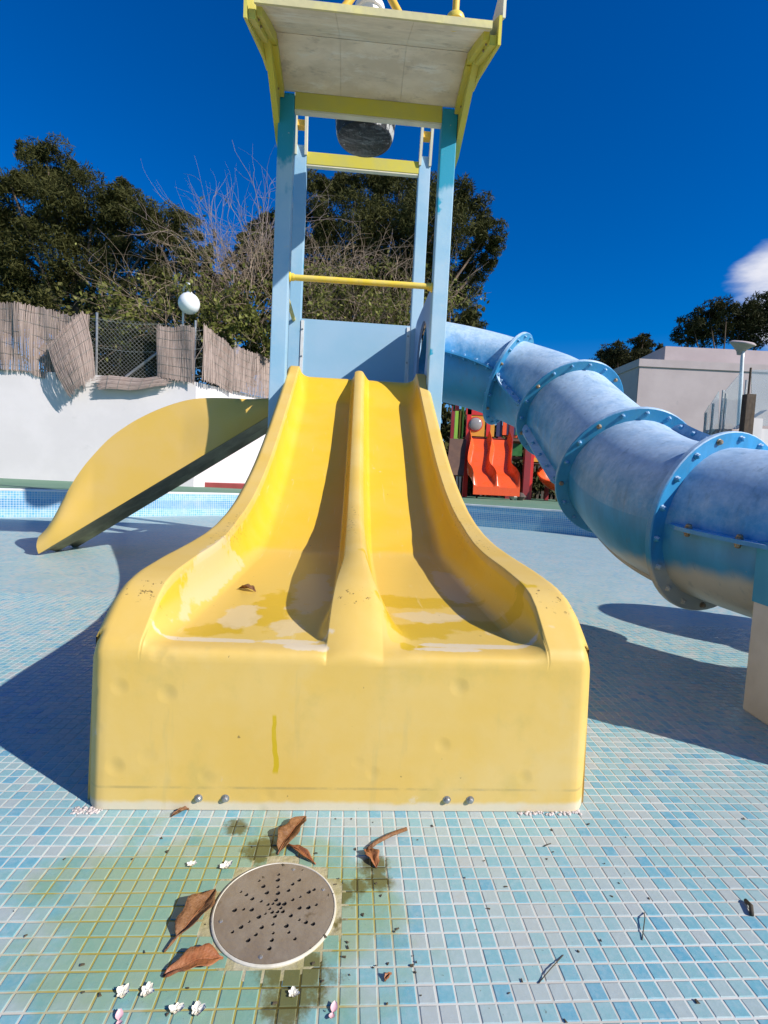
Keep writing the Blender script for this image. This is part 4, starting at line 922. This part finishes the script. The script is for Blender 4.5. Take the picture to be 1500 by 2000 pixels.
bx((951,825), (957,853), .02, .06, 'slat', M['red'], pg); bx((959,822), (965,853), .02, .06, 'slat', M['amber'], pg); bx((971,820), (980,853), .02, .06, 'slat', M['navy'], pg); bx((983,815), (989,850), -.02, .02, 'slat', M['orange'], pg)
bx((906,853), (1000,859), -.02, 1.3, 'platform', M['maroon'], pg); bx((995,845), (1016,853), .3, .4, 'seat_board', M['orange'], pg); bx((993,855), (1028,862), .1, 1.2, 'platform', M['browns'], pg)
bx((994,864), (1024,890), .25, .3, 'play_panel', M['dgreen'], pg); bx((993,891), (1026,897), .1, 1.2, 'crossbar', M['browns'], pg)
bx((1036,894), (1082,904), -.05, .8, 'platform', M['amber'], pg); bx((1036,904.5), (1080,908), -.05, .8, 'platform_edge', M['browns'], pg)
for k, (px, mt) in enumerate(((997,'navy'),(1003,'dgreen'),(1010,'navy'),(1016,'dgreen'))): bx((px-2,800), (px+1.5,848), .25, .29, 'slat', M[mt], pg)
for k, px in enumerate((1040,1046,1052)): bx((px-2,880), (px+2,896), -.02, .02, 'slat', M[('amber','orange','amber')[k]], pg)
# perforated ramp board
a, b = PX(903,860), PX(872,930); m = MB(); m.hexa([(a.x-.05,PY-.1,a.z),(a.x+.02,PY-.1,a.z),(a.x+.02,PY+.5,a.z),(a.x-.05,PY+.5,a.z),(a.x-.05,PY-.1,a.z),(a.x+.02,PY-.1,a.z+.0),(a.x+.02,PY+.5,a.z),(a.x-.05,PY+.5,a.z)]) if False else None
m.v, m.f = [], []
m.hexa([(b.x-.10,PY-.75,b.z),(b.x+.34,PY-.75,b.z),(a.x+.10,PY-.02,a.z),(a.x-.34,PY-.02,a.z),(b.x-.10,PY-.78,b.z+.03),(b.x+.34,PY-.78,b.z+.03),(a.x+.10,PY-.05,a.z+.03),(a.x-.34,PY-.05,a.z+.03)]); m.build('ramp_board', M['browns'], pg)
# twin wavy slide
wv = empty('wavy_slide', (PX(945,960).x, PY-.5, DECK), 'small bright orange twin wavy slide on the climbing frame', 'slide')
x0 = PX(911,900).x; x1 = PX(989,900).x; ztop = PX(945,858).z; zbot = PX(945,950).z
us2 = list(np.linspace(0, 1, 49)); P = []
for k in range(45):
    t = k/44; yy = PY-.06-1.15*t; zc = ztop+(zbot-ztop)*(t**.85)+.10*math.sin(2*PI*t*1.35)*(1-t*.4)*math.sin(PI*t); sh = .055*math.sin(2*PI*t*1.2+.6); fl = 1+.07*t
    row = []
    for q in us2:
        e = min(abs(q), abs(q-.5), abs(q-1)); h = .24*(1-smooth(e/.075))*(1 if t < .93 else (1-t)/.07*.8+.2)
        row.append((lerp(x0, x1, .5+(q-.5)*fl)+sh, yy, max(DECK+.06, zc)+h))
    P.append(row)
m = MB(); m.grid(P); m.grid([[p for p in P[-1]], [(p[0], p[1]-.01, DECK+.10) for p in P[-1]]])
for e_ in (0, -1): m.grid([[r_[e_] for r_ in P], [(r_[e_][0], r_[e_][1], r_[e_][2]-.30) for r_ in P]])
m.build('chute', M['orange'], wv, smooth=True, auto=60)
for px in (918, 980): p = PX(px, 968); MB().tube([(p.x, PY-1.0, DECK-.01), (p.x, PY-1.02, DECK+.12), (p.x, PY-.8, DECK+.15)], .022, 8).build('leg', M['black'], wv, smooth=True)
# curved chute on the right
cs = empty('curved_chute', (PX(1085,960).x, PY-.2, DECK), 'glossy red curved chute partly hidden behind the blue tube', 'slide')
c0 = PX(1098, 918); c0.y = PY-.1; ax = Vector((-.30,-.42,.86)).normalized()
m = MB(); rb = .66
m.lathe([(rb*math.sin(a)*(1.0), -rb*.86*math.cos(a)) for a in np.linspace(.04, PI/2, 14)] + [(rb+.02, .012), (rb-.012, .02), (rb-.03, 0)] + [((rb-.035)*math.sin(a), -(rb*.86-.035)*math.cos(a)) for a in np.linspace(PI/2, .04, 14)], c0, ax, 36, caps=False)
m.build('chute', M['orange'], cs, smooth=True, auto=60)
for dx in (-.12, .30): MB().tube([(c0.x+dx, PY-.1, DECK-.01), (c0.x+dx, PY-.1, c0.z-.40)], .03, 8).build('leg', M['bar'], cs, smooth=True)
# picket fence behind
pf = empty('picket_fence', (3, 15.4, DECK), 'weathered grey picket fence behind the playground', 'fence')
FY = 15.3
for px in np.arange(866, 1120, 9.2):
    p = at(px, 960, FY); top = at(px, 898, FY).z + random.uniform(-.03, .03); w = .036
    MB().prism([(-w,DECK),(w,DECK),(w,top-.05),(0,top),(-w,top-.05)], lambda a, b, t: (p.x+a, t, b), FY-.012, FY+.012).build('picket', M['picket'], pf)
for z in (DECK+.2, DECK+.75):
    MB().box((at(860,950,FY).x, FY+.013, z-.04), (at(1125,950,FY).x, FY+.05, z+.04)).build('rail', M['picket'], pf)
for px in (893, 899):
    p = at(px, 930, 14.6); MB().box((p.x-.03, 14.58, DECK), (p.x+.03, 14.61, at(px, 920, 14.6).z)).build('picket', M['plastic_white'], pf)
m = MB(); p = PX(985, 968)
for k, (dx, r_) in enumerate(((0,.11),(.16,.13))):
    m = MB(); m.lathe([(r_*math.sin(a)*(1+.15*math.sin(5*a)), r_*.8*(1-math.cos(a))) for a in np.linspace(PI-.1, .1, 9)], (p.x+dx, PY-1.0, DECK-.01), n=9); o = m.build('boulder', M['stone'] if k == 0 else M['picket'], org=(p.x+dx, PY-1.0, DECK))
    tag(o, ('pale small stone beside the foot of the orange wavy slide', 'dark small stone beside the foot of the orange wavy slide')[k], 'stone')
shrub('dark_bush', 'dark leafy bush behind the picket fence under the blue tube', [(880,900,3,20,0,.8),(960,880,3,30,0,.8),(1040,880,3,30,0,.8),(900,850,3,15,0,.8),(1000,930,5,35,0,.7),(1060,930,5,35,0,.7),(940,930,4,35,0,.7)], 31, 110, 16000, M['twig'], M['pine'], 16.6, .6, .6, 1.5, .10, 1.0)

shrub('low_hedge', 'low dark hedge seen through the gaps of the picket fence', [(x_, 958, 1, 14, 0, .6) for x_ in range(862, 1140, 20)], 32, 150, 16000, M['bark'], M['pine2'], 16.0, .6, .5, 1.2, .11, 1.0)
# ================================================================== BUILDING ON THE RIGHT
BY = 24.0
bd = empty('white_building', (at(1380,900,BY).x, BY, DECK), 'pinkish white flat roofed building at the right, above the blue tube', 'building')
xl = at(1250,705,BY).x; zt = at(1375,707,BY).z; zb2 = at(1375,722,BY).z
m = MB(); m.hexa([(xl,BY,DECK-.1),(xl+14,BY,DECK-.1),(xl+14,BY+9,DECK-.1),(xl-.6+.0,BY+9,DECK-.1),(xl,BY,zb2),(xl+14,BY,zb2),(xl+14,BY+9,zb2),(xl-.6,BY+9,zb2)]); m.build('wall', M['pinkw'], bd)
m = MB(); m.hexa([(xl-.06,BY-.06,zb2+.003),(xl+14,BY-.06,zb2+.003),(xl+14,BY+9,zb2+.003),(xl-.66,BY+9,zb2+.003),(xl-.06,BY-.06,zt),(xl+14,BY-.06,zt),(xl+14,BY+9,zt),(xl-.66,BY+9,zt)]); m.build('parapet', M['pinkw'], bd)
p = at(1300,676,BY+3.5); m = MB(); m.box((p.x, BY+3.5, zt+.002), (xl+14, BY+8.5, p.z)); m.build('upper_storey', M['pinkw'], bd)
p = at(1278,740,BY-.5)
# sloped gable end going back on the left
m = MB(); q = at(1222,742,BY+4); m.hexa([(q.x,BY+1,DECK),(xl-.02,BY+.02,DECK),(xl-.02,BY+.3,DECK),(q.x,BY+1.3,DECK),(q.x,BY+1,q.z),(xl-.02,BY+.02,zt-.1),(xl-.02,BY+.3,zt-.1),(q.x,BY+1.3,q.z)]); m.build('wing_wall', M['pinkw'], bd)
# street lamp
LY = 16.0; p = at(1428,846,LY); tp = at(1452,690,LY); hd = at(1440,672,LY)
sl_ = empty('street_lamp', (p.x, LY, DECK), 'pale street lamp with a flat dish head before the building', 'street lamp')
MB().tube([(p.x+.25,LY,DECK-.02),(p.x+.25,LY,2.0),(tp.x-.02,LY,tp.z-.2),(tp.x-.02,LY,tp.z+.1)], [.075,.065,.05,.05], 10).build('pole', M['plastic_white'], sl_, smooth=True)
m = MB(); m.lathe([(.05,-.32),(.09,-.22),(.30,-.03),(.36,.0),(.36,.03),(.30,.07),(.05,.09)], (tp.x-.06,LY,hd.z), (.12,-.25,1), 24); m.build('dish_head', M['pinkw'], sl_, smooth=True, auto=40)
m = MB(); m.tube([(tp.x-.02,LY,tp.z), (tp.x-.3,LY-.05,hd.z-.02)], .014, 6); m.build('strut', M['pinkw'], sl_)
m = MB(); m.tube([(tp.x-.02,LY,tp.z), (tp.x+.2,LY-.05,hd.z-.02)], .014, 6); m.build('strut', M['pinkw'], sl_)
# terrace with glass railing
GY = 12.0
tr = empty('terrace_wall', (at(1430,850,GY).x, GY, DECK), 'low pale terrace wall with ramped top behind the blue tube', 'wall')
a, b, c_2, d_ = at(1380,850,GY), at(1392,838,GY), at(1440,838,GY), at(1500,800,GY)
m = MB(); m.prism([(a.x-.1,DECK),(a.x-.1,a.z-.08),(b.x,b.z),(c_2.x,c_2.z),(d_.x,d_.z),(d_.x+2.5,d_.z),(d_.x+2.5,DECK)], lambda q, w, t: (q, t, w), GY, GY+.25); m.build('wall', M['pinkw'], tr)
p0, p1 = at(1460,818,GY-.6), at(1477,860,GY-.6); m = MB(); m.box((p0.x,GY-.75,DECK),(p1.x,GY-.45,p0.z)); m.build('pillar', M['white'], tr)
p0, p1 = at(1478,838,GY-.6), at(1560,880,GY-.6); m = MB(); m.box((p0.x+.01,GY-.70,DECK),(p1.x+1,GY-.5,p0.z)); m.build('parapet', M['white'], tr)
gr = empty('glass_railing', (at(1410,850,GY).x, GY, DECK), 'clear glass railing with thin metal posts along the terrace', 'railing')
for px, top, bot in ((1374,806,850),(1387,788,846),(1405,762,838),(1411,768,838),(1452,742,800)):
    p = at(px, bot, GY-.1); MB().box((p.x-.018,GY-.14,p.z-.5),(p.x+.018,GY-.10,at(px,top,GY-.1).z)).build('post', M['steel'], gr)
def pane(pts, y):
    q = [at(px, py, y) for px, py in pts]; m = MB(); m.prism([(v.x, v.z) for v in q], lambda a, b, t: (a, t, b), y, y+.012); return m.build('pane', M['glass'], gr)
pane([(1375.5,849),(1386,846),(1386,790),(1375.5,808)], GY-.12); pane([(1388.5,846),(1404,838),(1404,764),(1388.5,789)], GY-.12); pane([(1412.5,838),(1450,838),(1450,724),(1412.5,768)], GY-.12)
pane([(1468,832),(1560,832),(1560,722),(1468,722)], GY-.6)
wp = at(1456,850,GY-.9); t1 = at(1456,770,GY-.9)
o = MB().box((wp.x-.10,GY-.98,DECK-.02),(wp.x+.10,GY-.82,t1.z)).build('wooden_post', M['woodpost'], bevel=.01, org=(wp.x,GY-.9,DECK)); tag(o, 'short dark wooden post beside the glass railing', 'post')
t2 = at(1468,716,GY-.9); p = at(1468,770,GY-.9); o = MB().tube([(p.x,GY-.8,DECK),(p.x,GY-.8,t2.z)], .022, 8).build('thin_pole', M['woodpost'], org=(p.x,GY-.8,DECK)); tag(o, 'thin dark pole rising beside the short wooden post', 'pole')

# ================================================================== DRAIN
dr = empty('floor_drain', (DR[0], DR[1], 0), 'round brown perforated drain cover in the mosaic floor', 'drain')
DRR = .0965; dk = .965
m = MB(); m.lathe([(.0975,-.006),(.0978,.0018),(.0968,.0030),(.0948,.0034),(.0940,.0026),(.0938,-.006)], (DR[0],DR[1],0), n=72, caps=False); m.build('rim', M['drainrim'], dr, smooth=True, auto=40)
m = MB(); m.lathe([(.0970,-.0004),(.118,-.0004)], (DR[0],DR[1],0), n=60, caps=False); m.build('grout_collar', M['collar'], dr)
cu = bpy.data.curves.new('plate', 'CURVE'); cu.dimensions = '2D'; cu.fill_mode = 'BOTH'; cu.extrude = .0012; cu.resolution_u = 2
def ring(cx, cy, r_, n):
    sp = cu.splines.new('POLY'); sp.points.add(n-1); sp.use_cyclic_u = True
    for k in range(n): sp.points[k].co = (cx+r_*math.cos(2*PI*k/n), cy+r_*math.sin(2*PI*k/n), 0, 1)
ring(0, 0, .0935, 80); holes = []
for arm in range(12):
    a = 2*PI*arm/12+.12
    for q, rr_ in enumerate((.016,.030,.044,.058,.070) if arm % 2 else (.010,.037,.051,.064)):
        rr2 = rr_+random.uniform(-.002,.002); a2 = a+random.uniform(-.05,.05); r_ = random.uniform(.0025,.0042); holes.append((rr2*math.cos(a2), rr2*math.sin(a2), r_)); 
for h in holes: ring(*h, 12)
co = bpy.data.objects.new('plate_curve', cu); col.objects.link(co)
dg = bpy.context.evaluated_depsgraph_get(); pm = bpy.data.meshes.new_from_object(co.evaluated_get(dg)); bpy.data.objects.remove(co)
pm.materials.clear(); pm.materials.append(M['drain']); po = bpy.data.objects.new('plate', pm); col.objects.link(po); po.parent = dr; po.location = (0, 0, .0016); ORG[po] = ORG[dr]
m = MB(); m.lathe([(.001,-.0003),(.0937,-.0003)], (DR[0],DR[1],0), n=40, caps=False); m.build('sump_dark_disc', M['black'], dr)  # flat black disc painted as the unlit hollow under the holes
m = MB(); m.lathe([(.0034,0),(.0034,.0006),(.002,.0014)], (0,0,0), n=8); sc_me = m.mesh('screw', M['steel'])
for a in (80, 200, 268, 30): put(sc_me, 'screw', dr, (DR[0]+.083*math.cos(R(a)), DR[1]+.083*math.sin(R(a)), .0025))

# ================================================================== LEAVES AND LITTER ON THE FLOOR
def fl(px, py):
    d = Fw + Rt*((px-750)/F_PX) - Up*((py-1000)/F_PX); t = -CH/d.z; return Vector((0,0,CH)) + d*t
def leaf(label, pa, pb, w, mt, curl=.3, seed=0, arch=.3, stem=.25, pts=None):
    """dry leaf from stem end pa to tip pb (floor pixels)"""
    r = random.Random(seed); a, b = pts or (fl(*pa), fl(*pb)); z00 = a.z; a.z = b.z = 0; L = (b-a).length; d = (b-a).normalized(); s_ = Vector((-d.y, d.x, 0)); e = empty('dry_leaf', a, label, 'leaf', 'dry leaves fallen in the pool'); e.location.z = z00
    P = []; n = 16
    for k in range(n+1):
        t = k/n; tt = (t-stem*.6)/(1-stem*.6); ww = w*(max(0, math.sin(PI*min(1, max(0, tt))**.8))**.75)*(1+.16*math.sin(17*t+seed)) if tt > 0 else 0; ww = max(ww, .0006)
        c = a+d*L*t + s_*w*.35*math.sin(2.5*t+seed); z = .002+arch*w*math.sin(PI*t)*1.2
        P.append([c+s_*ww*q+Vector((0,0,max(.0012, z+curl*ww*abs(q)**1.6+.0015*math.sin(9*t+5*q+seed)-.0012*(abs(q) < .2)))) for q in (-1,-.66,-.33,-.12,0,.12,.33,.66,1)])
    m = MB(); m.grid(P); o = m.build('blade', mt, e, smooth=True); sm = o.modifiers.new('thick', 'SOLIDIFY'); sm.thickness = .0006
    m = MB(); m.tube([P[k][4]+Vector((0,0,.0006)) for k in range(n+1)], [.0010-.0007*k/n for k in range(n+1)], 5); m.build('midrib', M['leaf2'], e, smooth=True)
    return e
leaf('curled brown leaf lying at the upper rim of the drain', (548,1672), (596,1596), .0185, M['leaf1'], .5, 1, .25, .1)
leaf('small red-brown leaf scrap touching the drain rim', (618,1688), (560,1652), .0065, M['leaf2'], .6, 2, .5, .1)
leaf('long crumpled brown leaf left of the drain', (322,1862), (415,1738), .0210, M['leaf1'], .5, 3, .22, .35)
leaf('smooth russet leaf lying below left of the drain', (436,1880), (318,1908), .0175, M['leaf2'], .3, 4, .3, .08)
leaf('dark folded leaf at the foot of the yellow slide', (372,1582), (334,1596), .0050, M['leaf1'], .9, 5, .6, .1)
leaf('little triangular red leaf right of the drain', (716,1662), (732,1698), .0120, M['leaf2'], .5, 6, .3, .02)
leaf('tiny russet leaf scrap on the tiles right of the drain', (752,1920), (764,1904), .0035, M['leaf2'], .6, 7, .5, .02)
leaf('olive-brown leaf scrap lying in the left basin of the yellow slide', None, None, .013, M['leaf1'], .6, 8, .4, .05, pts=(loc(-.335,.485,.3505), loc(-.275,.455,.3500)))
def twig(label, pts, r_, mt, lift=.004, name='twig'):
    q = [fl(*p)+Vector((0,0,r_*.9+lift*math.sin(PI*k/(len(pts)-1)))) for k, p in enumerate(pts)]; o = MB().tube(q, r_, 7).build(name, mt, None, smooth=True, org=q[0].to_tuple()); return tag(o, label, 'twig')
twig('short brown stick lying right of the drain', [(718,1662),(735,1650),(765,1634),(794,1622)], .0036, M['leaf1'], .002)
twig('curved dark twig near the right edge of the floor', [(1456,1762),(1466,1775),(1468,1790)], .0034, M['deb'], .003)
twig('thin hair-like straw on the right floor tiles', [(1052,1921),(1075,1898),(1100,1866)], .0007, M['deb'], .004)
twig('short fine straw standing out on the right floor tiles', [(1258,1783),(1259,1800),(1254,1837)], .0008, M['deb'], .006)
twig('small straw near the right end of the slide foot', [(1062,1654),(1070,1652),(1076,1648)], .0008, M['deb'], .002)
def flower(px, py, r_, k, mt, label, np_=5):
    c = fl(px, py); e = empty('fallen_flower', c, label, 'flower', 'fallen blossoms near the drain'); rr = random.Random(k)
    for q in range(np_):
        a = 2*PI*q/np_+rr.uniform(-.3,.3)+k; d = Vector((math.cos(a), math.sin(a), 0)); s_ = Vector((-d.y, d.x, 0)); L = r_*rr.uniform(.8,1.15); up = rr.uniform(.2,.7)
        P = [[c+d*L*t+s_*L*.42*w*math.sin(PI*min(1, t*.85+.08))+Vector((0,0,.0012+L*up*t*t*.6+.15*L*w*w)) for w in (-1,-.5,0,.5,1)] for t in np.linspace(.02,1,6)]
        m = MB(); m.grid(P); m.build('petal', mt, e, smooth=True)
    return e
for k, (px, py, r_, lab) in enumerate(((375,1690,.0080,'small white blossom above left of the drain'),(442,1694,.0105,'white blossom cluster by the drain rim, upper left'),(240,1942,.0092,'creamy blossom at the lower left, left of its neighbour'),(288,1938,.0092,'white blossom with raised petals at lower left'),(345,1974,.0092,'white blossom at the bottom edge, left of a pair'),(386,1976,.0098,'white blossom at the bottom edge, right of a pair'),(573,1943,.0078,'white blossom in the brown stain below the drain'))): flower(px, py, r_, k, M['petal'], lab, 6)
for k, (px, py, r_, lab) in enumerate(((650,1981,.0110,'pink petal at the bottom edge below the drain'),(232,1996,.0110,'pink petal cut by the bottom edge at lower left'))): flower(px, py, r_, k+20, M['pink'], lab, 2)
m = MB(); r3 = random.Random(5)
sp = [(665,1830,40,60),(560,1700,60,40),(700,1700,40,50),(350,1740,120,80),(480,1900,150,70),(720,1900,80,60),(850,1760,150,120),(1150,1800,250,150),(950,1650,200,40),(200,1850,150,100)]
for k in range(85):
    a = sp[r3.randrange(len(sp))]; c = fl(a[0]+r3.gauss(0,a[2]), min(1995, max(1600, a[1]+r3.gauss(0,a[3])))); an = r3.uniform(0, PI); L = r3.uniform(.0010,.0034); d = Vector((math.cos(an), math.sin(an), 0))*L; w = Vector((-d.y, d.x, 0))*r3.uniform(.35,.9)
    if math.hypot(c.x-DR[0], c.y-DR[1]) < .09 and r3.random() < .6: continue
    z = Vector((0,0,.0008+(.0015 if math.hypot(c.x-DR[0], c.y-DR[1]) < .1 else 0))); h = Vector((0,0,r3.uniform(.0006,.0018)))
    m.hexa([c-d-w+z, c+d-w*.4+z, c+d+w*.5+z, c-d*.8+w+z, c-d*.8-w*.6+z+h, c+d*.8-w*.3+z+h, c+d*.8+w*.4+z+h, c-d*.6+w*.7+z+h])
o = m.build('floor_litter', M['deb']); tag(o, 'scattered dark crumbs of leaf litter on the mosaic floor', 'litter', kind='stuff')
